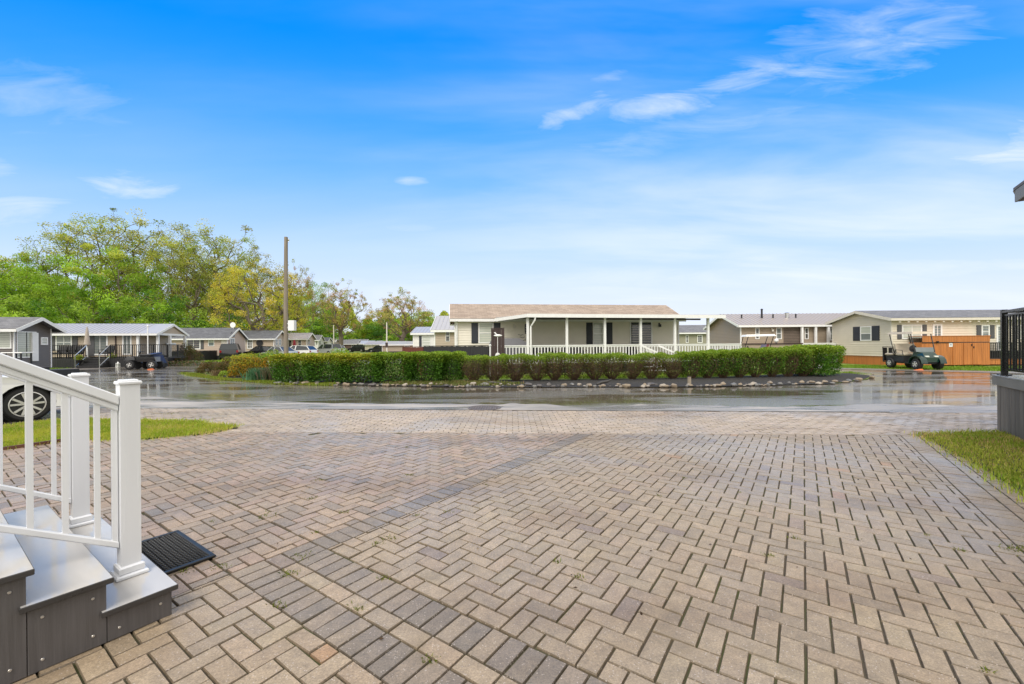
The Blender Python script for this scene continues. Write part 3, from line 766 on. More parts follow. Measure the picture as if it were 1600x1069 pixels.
def car(name, label, cat, loc, rz, paint, L=4.5, Wd=1.78, H=1.46, kind='sedan', group=None, near=False):
    """front towards local +x, centre of the car at the origin"""
    root = thing(name, label, cat, loc, rz, group)
    wr = .325 if kind != 'suv' else .36; zb = .24 if kind != 'suv' else .30; xf, xr = L*.5-.86, -L*.5+.86
    belt = H*.62; hood = H*.60
    pts = []          # side outline, counter clockwise starting at rear bottom; flag: 1 = shrinks in the outer layers
    def arch(xc, n=14):
        R_ = wr+.055; a = math.asin(min(1, (wr-zb)/R_)) if zb < wr else 0
        return [(xc+R_*math.cos(t), wr+R_*math.sin(t)) for t in np.linspace(math.pi+a, -a, n)]
    low = [(-L/2+.10, zb+.02, 0), (-L/2+.18, zb, 0)] + [(x, z, 0) for x, z in arch(xr)] + [(x, z, 0) for x, z in arch(xf)] + [(L/2-.2, zb, 0), (L/2-.05, zb+.06, 0)]
    if kind == 'hatch' or kind == 'suv':
        up = [(L/2, zb+.25, .3), (L/2-.02, hood*.72, .5), (L/2-.14, hood*.86, 1), (L/2-.5, hood*.96, 1), (L/2-1.15, belt+.02, 1), (0, belt+.03, 1), (-L/2+.5, belt+.06, 1), (-L/2+.10, belt+.04, 1), (-L/2+.01, belt*.8, .5), (-L/2, zb+.28, .3), (-L/2+.03, zb+.12, 0)]
    else:
        up = [(L/2, zb+.25, .3), (L/2-.02, hood*.70, .5), (L/2-.14, hood*.84, 1), (L/2-.5, hood*.95, 1), (L/2-1.2, belt+.01, 1), (0, belt+.03, 1), (-L/2+.95, belt+.05, 1), (-L/2+.16, belt+.03, 1), (-L/2+.02, belt*.82, .5), (-L/2, zb+.28, .3), (-L/2+.03, zb+.12, 0)]
    prof = low + up; n = len(prof)
    layers = [(1.0, .11, .22), (.955, .045, .085), (.86, .012, .025), (.55, 0.0, 0.0)]     # (half width share, drop of the top, pull-in of the ends)
    m_ = MB(); vs = []
    order = [(+1, l) for l in layers] + [(-1, l) for l in layers[::-1]]
    for sg, (kw, dz, dx) in order:
        for (x, z, f) in prof:
            e = max(0, (abs(x)-(L/2-.6))/.6)
            mid = 1 - .06*f if kw == 1.0 else 1
            vs.append((x - math.copysign(dx*e*e, x), sg*Wd/2*kw*mid*(1-.02*e), z - dz*f))
    fs = [tuple(range(n)), tuple(7*n+i for i in range(n))[::-1]]
    for k in range(7):
        for i in range(n): j = (i+1) % n; fs.append((k*n+j, k*n+i, (k+1)*n+i, (k+1)*n+j))
    m_.add(vs, fs); body = m_.build('body', paint, root, smooth=True)
    # inner arch liner, so no daylight shows through
    m_ = MB()
    for xc in (xf, xr):
        for s in (-1, 1): m_.lathe([(wr+.06, 0), (wr+.06, .02)], 24, (xc, s*(Wd/2-.30), wr+.01), 'y')
    m_.box(-L/2+.3, L/2-.3, -Wd/2+.32, Wd/2-.32, zb-.04, belt-.1)
    m_.build('underbody', M['dark_plastic'], root)
    # cabin
    if kind == 'sedan': cb = [(-L/2+.62, belt+.03), (-L/2+1.25, H-.07), (-.25, H), (.25, H-.03), (L/2-1.25, belt+.02)]
    elif kind == 'suv': cb = [(-L/2+.08, belt+.03), (-L/2+.32, H-.05), (-.5, H), (.35, H-.03), (L/2-1.25, belt+.02)]
    else: cb = [(-L/2+.10, belt+.03), (-L/2+.55, H-.10), (-.45, H), (.30, H-.03), (L/2-1.05, belt+.02)]
    def cabin(w_b, w_t, grow, nm, mt, zlo=None):
        mm = MB(); k = len(cb); vs = []
        zmax = max(p[1] for p in cb)
        for s in (1, -1):
            for (x, z) in cb:
                f = (z-belt)/(zmax-belt); vs.append((x*(1+grow), s*(w_b+(w_t-w_b)*f), z+grow))
        fs = [tuple(range(k)), tuple(range(k, 2*k))[::-1]] + [((i+1) % k, i, k+i, k+(i+1) % k) for i in range(k)]
        mm.add(vs, fs); return mm.build(nm, mt, root, smooth=False)
    cabin(Wd/2*.93, Wd/2*.72, 0, 'window_glass', M['car_glass'])
    # roof skin and pillars
    mm = MB(); zmax = H
    rp = [p for p in cb[1:4]]
    vs = []
    for s in (1, -1): vs += [(x, s*Wd/2*(.74), z+.012) for x, z in rp]
    vs += [(x, 0, z+.03) for x, z in rp]
    mm.add(vs, [(0, 1, 7, 6), (1, 2, 8, 7), (6, 7, 4, 3), (7, 8, 5, 4)])
    for s in (1, -1):
        for i, j in ((0, 1), (4, 3)):
            a, b = cb[i], cb[j]; mm.beam((a[0], s*Wd/2*.93, a[1]-.02), (b[0], s*Wd/2*.735, b[1]+.0), .05, .07, up=(1, 0, 0))
        mm.beam((cb[1][0], s*Wd/2*.735, cb[1][1]+.0), (cb[2][0], s*Wd/2*.735, cb[2][1]), .045, .04); mm.beam((cb[2][0], s*Wd/2*.735, cb[2][1]), (cb[3][0], s*Wd/2*.735, cb[3][1]), .045, .04)
        mm.beam((-.15, s*Wd/2*.94, belt+.03), (-.2, s*Wd/2*.735, H-.01), .04, .09, up=(1, 0, 0))
    mm.build('roof', paint, root, smooth=False)
    for xc in (xf, xr):
        for s in (-1, 1): wheel(root, xc, s*(Wd/2-.125), wr, s, near=near, rim=.72 if near else .66)
    for s in (-1, 1):
        mm = MB(); mm.bevbox(L/2-.20, L/2-.03, s*Wd/2*.80-.15, s*Wd/2*.80+.10, hood*.66, hood*.80, .02); mm.build('headlight', M['alloy'], root)
        mm = MB(); mm.bevbox(-L/2+.015, -L/2+.16, s*Wd/2*.84-.12, s*Wd/2*.84+.06, belt*.72, belt*.95, .02); mm.build('tail_light', mat_once('tail_light', (0.25, 0.01, 0.01), .15), root)
    mm = MB(); mm.bevbox(-L/2+.02, -L/2+.16, -Wd/2*.80, Wd/2*.80, zb-.02, zb+.08, .02); mm.build('bumper', M['dark_plastic'], root)
    mm = MB(); mm.bevbox(L/2-.22, L/2-.10, -Wd/2*.80, Wd/2*.80, zb-.06, zb+.04, .02); mm.build('bumper', M['dark_plastic'], root)
    return root
M['white_paint'] = mat('white_car_paint', (0.78, 0.78, 0.76), 0.25, var=0, coat=0.8)
M['silver_paint'] = mat('silver_car_paint', (0.45, 0.47, 0.48), 0.3, metal=0.4, var=0, coat=0.6)
M['black_paint_car'] = mat('black_car_paint', (0.015, 0.015, 0.017), 0.25, var=0, coat=0.8)
q = Vector((-9.30, 8.03, 0)); Lc = 4.5; Wc = 1.80
# its near rear wheel stands at q; front of the car points down the drive (-AX)
cen = q - AX*(Lc*.5-.86) - BX*(Wc/2-.12)
car('parked_car', 'white car with bright alloy wheels seen through the white handrails', 'car', (cen.x, cen.y, 0), ROT_A, M['white_paint'], Lc, Wc, 1.45, 'sedan', None, True)

# timber edging of the left lawn
def place_beam(name, p, q, w, h, z0, m, label, cat):
    mb = MB(); mb.beam((p[0], p[1], z0+h/2), (q[0], q[1], z0+h/2), w, h); return tag(mb.build(name, m), label, cat)
M['red_timber'] = mat('wet_brown_timber', (0.12, 0.05, 0.028), 0.5, var=0.3, vscale=3, bump=0.002, bscale=12)
place_beam('lawn_edging', g(-300, 748), g(112, 688), .035, .045, -.002, M['red_timber'], 'brown timber board edging the lawn behind the handrails', 'edging board')

# ------------------------------------------------------------------ neighbour's deck at the right edge
M['grey_wood'] = mat('weathered_grey_wood', (0.15, 0.135, 0.11), 0.65, var=0.5, vscale=2.2, bump=0.002, bscale=10, aniso=(5, 5, .3), col=True)
M['grey_cap'] = mat('grey_painted_board', (0.20, 0.195, 0.175), 0.5, var=0.2, vscale=2.5, bump=0.001, bscale=14)
nd = thing('neighbour_deck', 'raised grey wooden deck with vertical boards at the right edge', 'deck', (0,0,0), ROT_A)
a1_, b0_ = 9.62, 2.46            # corner: far end, left side ; local y = -b
zt = 0.835
m_ = MB(); y = -b0_
m_.bevbox(2.0, a1_+.04, -b0_-3.0, -b0_+.04, zt-.13, zt-.002, .004); m_.build('rim_board', M['grey_cap'], nd)
m_ = MB()
for i in range(55):
    x1 = a1_ - i*.138; kk = random.uniform(.6, 1.3); m_.col = (.145*kk, .13*kk, .108*kk); m_.bevbox(x1-.132, x1, -b0_-.02-.0, -b0_, 0.0, zt-.13, .003)
for i in range(20):
    y1_ = -b0_-.02 - i*.138; m_.col = (.13, .12, .1); m_.bevbox(a1_-.02, a1_, y1_-.134, y1_, 0, zt-.13, .003)
m_.build('skirt_boards', M['grey_wood'], nd, col=True)
m_ = MB()
for i in range(21): m_.bevbox(2.0, a1_+.045, -b0_+.045-.145*(i+1)+.005, -b0_+.045-.145*i, zt, zt+.024, .003)
m_.build('deck_boards', mat('wet_grey_deck', (0.32, 0.32, 0.32), 0.2, var=0.15, vscale=3, coat=.4), nd)
nr = thing('black_railing', 'black metal railing on the raised grey deck at the right edge', 'railing', (0,0,0), ROT_A)
zr = zt+.024; yb = -b0_-.06; xa = a1_-.07
def deck_rail(root, p, q, z0, h, sp=.105, pw=.064, bw=.018, posts=1.6, m=M['black_metal'], top_w=.06, pillars=True, endpost=True, capm=None):
    p = Vector(p); q = Vector(q); d = q-p; L = d.length; u = d/L; n = int(L/sp)
    mb = MB(); mb.beam(p+Vector((0,0,h-.02)), q+Vector((0,0,h-.02)), top_w, .035); mb.beam(p+Vector((0,0,h-.075)), q+Vector((0,0,h-.075)), bw*1.6, .022); mb.beam(p+Vector((0,0,.09)), q+Vector((0,0,.09)), bw*1.6, .03)
    mb.build('rail', capm or m, root)
    return n, u, L
n, u, L = deck_rail(nr, (xa, yb, zr), (3.0, yb, zr), 0, .985)
for k in range(6):
    x = xa-k*1.5; m_ = MB(); m_.bevbox(x-.032, x+.032, yb-.032, yb+.032, zr, zr+1.0, .004); m_.bevbox(x-.065, x+.065, yb-.065, yb+.065, zr, zr+.014, .003); m_.build('post', M['black_metal'], nr)
for k in range(1, 60):
    x = xa-.02-k*.105
    if (k*.105) % 1.5 < .06: continue
    m_ = MB(); m_.bevbox(x-.012, x+.012, yb-.009, yb+.009, zr+.1, zr+.92, .002); m_.build('baluster', M['black_metal'], nr)
n, u, L = deck_rail(nr, (xa, yb, zr), (xa, yb-2.6, zr), 0, .985)
for k in range(1, 24):
    y = yb-k*.105; m_ = MB(); m_.bevbox(xa-.009, xa+.009, y-.012, y+.012, zr+.1, zr+.92, .002); m_.build('baluster', M['black_metal'], nr)
for k in (1, 2):
    y = yb-k*1.25; m_ = MB(); m_.bevbox(xa-.032, xa+.032, y-.032, y+.032, zr, zr+1.0, .004); m_.build('post', M['black_metal'], nr)

# neighbour's house: only the corner of its porch roof reaches the picture
nh = thing('neighbour_house', 'corner of a grey roof with pale fascia at the upper right edge', 'house', (0,0,0), ROT_A)
ax_, by_ = 8.92, 2.45
M['grey_siding'] = mat('grey_siding', (0.30, 0.30, 0.30), .6, var=.06)
m_ = MB(); ez = 3.33
M['roof_grey'] = mat('grey_shingle', (0.16, 0.16, 0.17), 0.8, var=.25, vscale=30, bump=.01, bscale=30)
# hipless gable roof, ridge along local x ; eave on the drive side
m_.hexa([(0, -by_, ez+.17), (ax_, -by_, ez+.17), (ax_, -by_-2.9, ez+1.15), (0, -by_-2.9, ez+1.15), (0, -by_, ez+.21), (ax_, -by_, ez+.21), (ax_, -by_-2.9, ez+1.19), (0, -by_-2.9, ez+1.19)])
m_.hexa([(0, -by_-2.9, ez+1.15), (ax_, -by_-2.9, ez+1.15), (ax_, -by_-5.8, ez+.17), (0, -by_-5.8, ez+.17), (0, -by_-2.9, ez+1.19), (ax_, -by_-2.9, ez+1.19), (ax_, -by_-5.8, ez+.21), (0, -by_-5.8, ez+.21)])
m_.build('roof', M['roof_grey'], nh)
m_ = MB(); m_.box(0, ax_-.03, -by_-.03, -by_-.005, ez, ez+.165); m_.beam((ax_-.02, -by_-.02, ez+.085), (ax_-.02, -by_-2.9, ez+1.06), .025, .17); m_.beam((ax_-.02, -by_-5.78, ez+.085), (ax_-.02, -by_-2.9, ez+1.06), .025, .17)
m_.build('fascia', M['grey_cap'], nh)
m_ = MB(); m_.box(0, ax_-.05, -by_-2.6, -by_-.04, ez-.002, ez+.012); m_.build('soffit', mat_once('brown_soffit', (.12, .09, .08), .6), nh)
m_ = MB(); m_.box(0, 4.6, -by_-5.4, -by_-2.4, 0.3, ez-.004); m_.build('wall', M['grey_siding'], nh)
# ------------------------------------------------------------------ park homes
def siding(name, c, gl=.5): return mat(name, c, gl, var=0.05, vscale=1.2)
M['cream'] = siding('cream_siding', (0.78, 0.73, 0.62)); M['beige'] = siding('beige_siding', (0.66, 0.60, 0.485)); M['tan'] = siding('tan_siding', (0.33, 0.265, 0.195))
M['greybrown'] = siding('grey_brown_siding', (0.135, 0.12, 0.11)); M['sand'] = siding('sand_siding', (0.44, 0.36, 0.27)); M['pinkbeige'] = siding('pink_beige_siding', (0.48, 0.38, 0.31))
M['sage'] = siding('sage_siding', (0.30, 0.29, 0.21)); M['brown'] = siding('brown_siding', (0.10, 0.06, 0.045)); M['slate'] = siding('slate_siding', (0.14, 0.16, 0.19)); M['whitewall'] = siding('white_siding', (0.72, 0.71, 0.68))
def shingle(name, c1, c2):
    m = bpy.data.materials.new(name); m.use_nodes = True; k = NT(m.node_tree); b = k.n['Principled BSDF']
    tcn = k.new('ShaderNodeTexCoord'); v = tcn.outputs['Object']
    br = k.new('ShaderNodeTexBrick'); br.inputs['Scale'].default_value = 1.0; br.inputs['Brick Width'].default_value = 0.32; br.inputs['Row Height'].default_value = 0.15
    br.inputs['Mortar Size'].default_value = 0.006; br.inputs['Color1'].default_value = (*c1, 1); br.inputs['Color2'].default_value = (*c2, 1); br.inputs['Mortar'].default_value = (*[x*.55 for x in c1], 1)
    br.inputs['Bias'].default_value = 0.0; k.l.new(v, br.inputs['Vector'])
    n = k.noise(v, 25, 3, 0.7); k.put(b.inputs['Base Color'], k.mix(1.0, br.outputs[0], k.ramp(n, [(.3, .75), (.7, 1.25)]), 'MULTIPLY'))
    b.inputs['Roughness'].default_value = 0.7; return m
M['sh_tan'] = shingle('tan_shingle', (0.28, 0.215, 0.165), (0.40, 0.315, 0.245)); M['sh_grey'] = shingle('grey_shingle_roof', (0.13, 0.13, 0.14), (0.20, 0.20, 0.21)); M['sh_dark'] = shingle('dark_shingle', (0.085, 0.088, 0.10), (0.13, 0.135, 0.15))
M['metal_roof'] = mat('pale_metal_roof', (0.42, 0.42, 0.44), 0.35, metal=0.2, var=.05); M['metal_taupe'] = mat('taupe_metal_roof', (0.38, 0.34, 0.32), 0.4, metal=0.1, var=.05)
M['orange_wood'] = mat('orange_stained_wood', (0.46, 0.165, 0.042), 0.55, var=0.28, vscale=2.5, aniso=(6, 6, .25)); M['black_skirt'] = mat('black_skirting', (0.03, 0.032, 0.035), .6, var=.2, vscale=3)
M['redbrown'] = mat('red_brown_wood', (0.13, 0.035, 0.022), 0.6, var=0.3, vscale=4, aniso=(5, 5, .3)); M['choc'] = mat('dark_brown_wood', (0.045, 0.026, 0.024), 0.5, var=0.25, vscale=3, aniso=(5, 5, .3))

class Home:
    def __init__(s, label, cat, loc, rz, L, D, floor=.45, eave=2.7, ridge=3.4, wall='cream', roof='sh_tan', trim='white', skirt='black_skirt', over=.28, metal=False, lap=.115, name='mobile_home', group='park homes along the road', back=True, ends=True, pitch_over=None):
        s.root = thing(name, label, cat, loc, rz, group); s.L, s.D = L, D; s.eave = eave; s.floor = floor; s.ridge = ridge
        mb = MB()
        def lapwall(o, d, n, Wd, gable):
            o, d, n = Vector(o), Vector(d), Vector(n); z = floor
            top = ridge-.06 if gable else eave
            while z < top-1e-3:
                z2 = min(z+lap, top)
                def span(zz):
                    if not gable or zz <= eave: return 0, Wd
                    f = (zz-eave)/(ridge-eave); return Wd/2*f, Wd-Wd/2*f
                a0, a1 = span(z); b0, b1 = span(z2); e = .024
                P = [o+d*a0+n*e+Vector((0,0,z)), o+d*a1+n*e+Vector((0,0,z)), o+d*b1+n*.002+Vector((0,0,z2)), o+d*b0+n*.002+Vector((0,0,z2)), o+d*a0+Vector((0,0,z)), o+d*a1+Vector((0,0,z))]
                mb.add(P, [(0,1,2,3), (4,5,1,0)]); z = z2
        lapwall((0,0,0), (1,0,0), (0,-1,0), L, False)
        lapwall((L,0,0), (0,1,0), (1,0,0), D, True); lapwall((0,D,0), (0,-1,0), (-1,0,0), D, True)
        lapwall((L,D,0), (-1,0,0), (0,1,0), L, False)
        mb.build('wall', M[wall], s.root)
        mb = MB(); mb.box(.03, L-.03, .03, D-.03, -.05, floor+.02); mb.build('skirting', M[skirt], s.root)
        for (x, y) in ((0,0),(L,0),(0,D),(L,D)): mb = MB(); mb.box(x-.035, x+.035, y-.035, y+.035, floor-.02, eave-.01); mb.build('corner_trim', M[trim], s.root)
        # roof
        sl_ = (ridge-eave)/(D/2); ov = over; th = .07; mb = MB()
        ez = eave - ov*sl_; rz_ = ridge
        for sg in (0, 1):
            ya, yb = (-ov, D/2) if sg == 0 else (D+ov, D/2)
            P = [(-ov, ya, ez+.03), (L+ov, ya, ez+.03), (L+ov, yb, rz_+.03), (-ov, yb, rz_+.03)]
            P2 = [(p[0], p[1], p[2]+th) for p in P]
            if sg: P = [P[1],P[0],P[3],P[2]]; P2 = [P2[1],P2[0],P2[3],P2[2]]
            mb.hexa(P+P2)
        mb.build('roof', M[roof], s.root)
        if metal:
            mb = MB(); x = -ov+.05
            while x < L+ov:
                for ya in (-ov, D+ov): mb.beam((x, ya, ez+.11), (x, D/2, rz_+.11), .03, .03)
                x += .3
            mb.build('roof_seams', M[roof], bpy.data.objects[s.root.children[-1].name] if False else s.root.children[-1])
        mb = MB(); f = .15
        mb.box(-ov, L+ov, -ov-.022, -ov+.0, ez-f+.08, ez+.075); mb.box(-ov, L+ov, D+ov, D+ov+.022, ez-f+.08, ez+.075)
        for x in (-ov-.024, L+ov+.002):
            for (ya) in (-ov, D+ov): mb.beam((x+.011, ya, ez-.0), (x+.011, D/2, rz_-.0), .022, f+.02)
        mb.build('fascia', M[trim], s.root)
        mb = MB(); mb.box(-ov+.01, L+ov-.01, -ov+.002, .0, ez-f+.10, ez-f+.115); mb.box(-ov+.01, L+ov-.01, D, D+ov-.002, ez-f+.10, ez-f+.115); mb.build('soffit', M[trim], s.root)
    def P(s, side, u, z, o):
        if side == 'F': return (u, -o, z)
        if side == 'R': return (s.L+o, u, z)
        if side == 'L': return (-o, s.D-u, z)
        return (s.L-u, s.D+o, z)
    def pbox(s, mb, side, u0, u1, z0, z1, o0, o1):
        a = [s.P(side, *q) for q in ((u0,z0,o1),(u1,z0,o1),(u1,z0,o0),(u0,z0,o0),(u0,z1,o1),(u1,z1,o1),(u1,z1,o0),(u0,z1,o0))]
        mb.hexa(a)
    def window(s, side, u, z, w, h, pane='glass_dark', frame='white', mv=0, mh=1, shut=None, sw=.30, name='window', fw=.06, split=None, muntin=None):
        mb = MB(); e = .02
        for (a, b, c, d) in ((u-fw, u+w+fw, z-fw, z), (u-fw, u+w+fw, z+h, z+h+fw), (u-fw, u, z, z+h), (u+w, u+w+fw, z, z+h)): s.pbox(mb, side, a, b, c, d, 0, .045)
        fr = mb.build(name, M[frame], s.root)
        mb = MB(); s.pbox(mb, side, u, u+w, z, z+h, .004, .022); mb.build('pane', M[pane], fr)
        mb = MB()
        for i in range(1, mv+1): x = u+w*i/(mv+1); s.pbox(mb, side, x-.018, x+.018, z, z+h, .022, .036)
        for i in range(1, mh+1): zz = z+h*i/(mh+1); s.pbox(mb, side, u, u+w, zz-.018, zz+.018, .022, .036)
        if mb.v: mb.build('glazing_bar', M[muntin or frame], fr)
        if split:     # darker lower sash, blind drawn half way
            mb = MB(); s.pbox(mb, side, u, u+w, z, z+h*split, .0225, .026); mb.build('lower_pane', M['glass_mid'], fr)
        if shut:
            for x0 in (u-fw-sw-.03, u+w+fw+.03):
                mb = MB(); s.pbox(mb, side, x0, x0+sw, z-fw, z+h+fw, .012, .04); s.pbox(mb, side, x0+.04, x0+sw-.04, z+.02, z+h*.5-.02, .04, .048); s.pbox(mb, side, x0+.04, x0+sw-.04, z+h*.5+.03, z+h-.02, .04, .048)
                mb.build('shutter', M[shut], s.root)
        return fr
    def u_at(s, px, side='F'):      # where the sight line through photo column px meets that wall
        k = (px-PX0)/FPX; R_ = s.root.matrix_world if False else None
        o = s.root.location; a = s.root.rotation_euler.z; c, n = math.cos(a), math.sin(a)
        if side == 'F': p0 = Vector((o.x, o.y)); d = Vector((c, n))
        elif side == 'R': p0 = Vector((o.x+c*s.L, o.y+n*s.L)); d = Vector((-n, c))
        else: p0 = Vector((o.x-n*s.D, o.y+c*s.D)); d = Vector((n, -c))
        # p0.x + u d.x = k (p0.y + u d.y)
        u = (k*p0.y-p0.x)/(d.x-k*d.y); return u
    def z_at(s, px, py, side='F'):
        u = s.u_at(px, side); p = Vector(s.P(side, u, 0, 0)); a = s.root.rotation_euler.z
        Yd = s.root.location.y + math.sin(a)*p.x + math.cos(a)*p.y
        return at(px, py, Yd).z
    def win_px(s, side, x0, y0, x1, y1, **k):
        """window whose outline in the photo is x0..x1, y0..y1"""
        fw = k.get('fw', .06)
        a, b = sorted((s.u_at(x0, side), s.u_at(x1, side))); xm = (x0+x1)/2
        zt, zb = s.z_at(xm, y0, side), s.z_at(xm, y1, side)
        return s.window(side, a+fw, zb+fw, b-a-2*fw, zt-zb-2*fw, **k)
def wall_lamp(h, side, u, z, m='dark_plastic'):
    mb = MB(); h.pbox(mb, side, u-.05, u+.05, z-.02, z+.14, 0, .03); h.pbox(mb, side, u-.06, u+.06, z-.1, z+.06, .05, .16); mb.build('wall_lamp', M[m], h.root)

# --- centre home, cream with tan shingles
RC = R(8)
pl = at(711.5, 500, 22.6)
H13 = Home('cream mobile home with tan shingle roof and dark blue shutters behind the hedge', 'mobile home', (pl.x, pl.y, 0), RC, 12.85, 3.9, .45, 2.86, 3.72, 'cream', 'sh_tan', 'white', over=.3, lap=.135, group=None)
H13.win_px('F', 748, 504.5, 771, 536.5, pane='glass_curtain', shut='shutter', sw=.36, fw=.05)
H13.win_px('F', 926.5, 504, 946.5, 538, pane='glass_curtain', shut='shutter', sw=.36, fw=.04)
H13.win_px('F', 984, 501.5, 1019, 541, pane='glass_dark', mv=1, mh=0, name='sliding_door', fw=.07)
H13.win_px('F', 820.2, 506.5, 823.5, 521.5, pane='glass_dark', frame='black_metal', fw=.02, mh=0)
wall_lamp(H13, 'F', H13.u_at(1030), H13.z_at(1030, 508.5)); wall_lamp(H13, 'F', H13.u_at(803), H13.z_at(803, 510), 'offwhite')
mb = MB()
for (x, y) in ((813.5, 523.5), (816, 527.5), (817.5, 531.5)):
    u = H13.u_at(x); z = H13.z_at(x, y); mb.beam((u-.14, -.03, z+.04), (u, -.03, z-.02), .02, .02, up=(0,1,0)); mb.beam((u, -.03, z-.02), (u+.14, -.03, z+.03), .02, .02, up=(0,1,0))
mb.build('wall_decoration', M['dark_plastic'], H13.root)
H13.window('L', 1.3, 1.2, .5, 1.2, pane='glass_dark', mh=1)
mb = MB(); mb.tube([(.08, -.33, 2.72), (.08, -.1, 2.5), (.08, -.06, .4)], .035, 6); mb.build('downspout', M['white'], H13.root)

# its deck with the white rail and the flat porch roof
dk = thing('covered_deck', 'long white railed deck with flat white porch roof on posts', 'deck', (0,0,0), 0)
dA = at(786.5, 570.8, 19.75); RD = R(11)
dk.location = (dA.x, dA.y, 0); dk.rotation_euler.z = RD
def d_u(px):
    k = (px-PX0)/FPX; c, n = math.cos(RD), math.sin(RD); return (k*dA.y-dA.x)/(c-k*n)
Ld = d_u(1158.5); fz = .44
M['deck_grey'] = mat('grey_deck_boards', (0.2, 0.19, 0.18), .5, var=.2, vscale=3)
mb = MB()
for i in range(20): mb.box(0, Ld, i*.145, i*.145+.139, fz-.04, fz)
mb.build('deck_boards', M['deck_grey'], dk)
mb = MB(); mb.box(.02, Ld-.02, .0, .03, .03, fz-.045)
for i in range(int(Ld/.16)): mb.box(.03+i*.16, .17+i*.16, -.012, -.002, .03, fz-.05)
mb.box(0, .03, .03, 2.8, .03, fz-.045); mb.build('skirting', mat_once('charcoal_skirt', (.035, .038, .042), .6, var=.25, vscale=2), dk)
def picket_rail(root, u0, u1, z0, h, y=0.04, sp=.155, m=M['white'], bw=.045, along='x', posts=0):
    mb = MB()
    def bx(a0, a1, b0, b1, z_0, z_1):
        if along == 'x': mb.box(a0, a1, b0, b1, z_0, z_1)
        else: mb.box(b0, b1, a0, a1, z_0, z_1)
    bx(u0, u1, y-.045, y+.045, z0+h-.045, z0+h); bx(u0, u1, y-.02, y+.02, z0+h-.11, z0+h-.046); bx(u0, u1, y-.03, y+.03, z0+.05, z0+.10)
    n = int((u1-u0)/sp); s_ = (u1-u0)/n
    for i in range(n+1): a = u0+i*s_; bx(a-bw/2, a+bw/2, y-.018, y+.018, z0+.101, z0+h-.111)
    return mb.build('railing', m, root)
picket_rail(dk, .0, Ld, fz, .93); picket_rail(dk, .1, 2.9, fz, .93, y=.05, along='y'); picket_rail(dk, .1, 2.6, fz, .93, y=Ld-.05, along='y')
rz_ = 2.66
pz = lambda u: rz_+u*.006
posts = [825, 886, 945.5, 1001.5, 1055, 1107]
for px in posts:
    u = d_u(px); mb = MB(); mb.bevbox(u-.055, u+.055, -.02, .09, fz, pz(u)+.02, .005); mb.build('post', M['white'], dk)
u0, u1 = d_u(790), d_u(1128); ua = d_u(823)
mb = MB()      # main flat cover; its left end tapers back towards the house wall
mb.add([(ua, -.25, pz(ua)+.10), (u1, -.25, pz(u1)+.10), (u1, 2.9, pz(u1)+.17), (u0, 2.9, pz(u0)+.17), (ua, -.25, pz(ua)+.15), (u1, -.25, pz(u1)+.15), (u1, 2.9, pz(u1)+.22), (u0, 2.9, pz(u0)+.22)],
       [(3,2,1,0), (4,5,6,7), (0,1,5,4), (1,2,6,5), (2,3,7,6), (3,0,4,7)])
mb.build('porch_roof', M['metal_roof'], dk)
mb = MB(); mb.box(ua, u1, -.31, -.25, pz(0)+.02, pz(u1)+.12); mb.beam((ua-.0, -.28, pz(ua)+.10), (u0-.1, 2.6, pz(ua)+.06), .06, .16); mb.build('gutter', M['white'], dk)
mb = MB(); mb.box(ua+.1, d_u(1095), .0, .07, pz(0)-.06, pz(0)+.02); mb.build('beam', mat_once('brown_beam', (.06, .05, .045), .6), dk)
u = d_u(829); mb = MB(); mb.tube([(u+.18, -.27, pz(u)+.05), (u+.16, -.25, pz(u)-.12), (u+.0, -.07, pz(u)-.42), (u+.0, -.07, .30), (u+.03, -.3, .1)], .042, 7); mb.build('downspout', M['white'], dk)
# stairs down from the deck towards the viewer
mb = MB(); u = d_u(1003)
mb.beam((u, -.02, fz+.85), (d_u(1024), -.02-.95, .78), .045, .07); mb.beam((u+.9, -.02, fz+.85), (d_u(1024)+.9, -.97, .78), .045, .07)
for k in range(7):
    f = (k+.5)/7; x = u+(d_u(1024)-u)*f; z = fz+.82+(.75-fz-.82)*f; mb.box(x-.02, x+.02, -.97*f-.04, -.97*f, z-.75, z)
mb.build('stair_rail', M['white'], dk)
for k in range(2):
    mb = MB(); mb.box(u+.05, u+.9, -.35-.35*k, -.02-.35*k, fz-.17*(k+1)-.04, fz-.17*(k+1)); mb.build('stair_tread', M['white'], dk)

# things on that deck
def armchair(loc, rz, m, label, s=1.0, group='chairs on the covered deck'):
    c = thing('patio_chair', label, 'chair', loc, rz, group)
    mb = MB(); mb.bevbox(-.28*s, .28*s, -.28*s, .28*s, .30, .44, .03); mb.build('seat', M[m], c)
    mb = MB(); mb.hexa([(-.28*s,.24*s,.40),(.28*s,.24*s,.40),(.28*s,.32*s,.40),(-.28*s,.32*s,.40),(-.28*s,.34*s,.92),(.28*s,.34*s,.92),(.28*s,.42*s,.92),(-.28*s,.42*s,.92)]); mb.build('backrest', M[m], c)
    for sx in (-1, 1):
        mb = MB(); mb.beam((sx*.31*s, -.28*s, .60), (sx*.31*s, .34*s, .62), .05, .03); mb.build('armrest', M['dark_plastic'], c)
        for sy in (-1, 1): mb = MB(); mb.beam((sx*.29*s, sy*.25*s, 0), (sx*.29*s, sy*.25*s, .60), .035, .035, up=(0,1,0)); mb.build('leg', M['dark_plastic'], c)
    return c
def on_deck(px, y, z=0):
    u = d_u(px); c, n = math.cos(RD), math.sin(RD); return (dA.x+c*u-n*y, dA.y+n*u+c*y, fz+z)
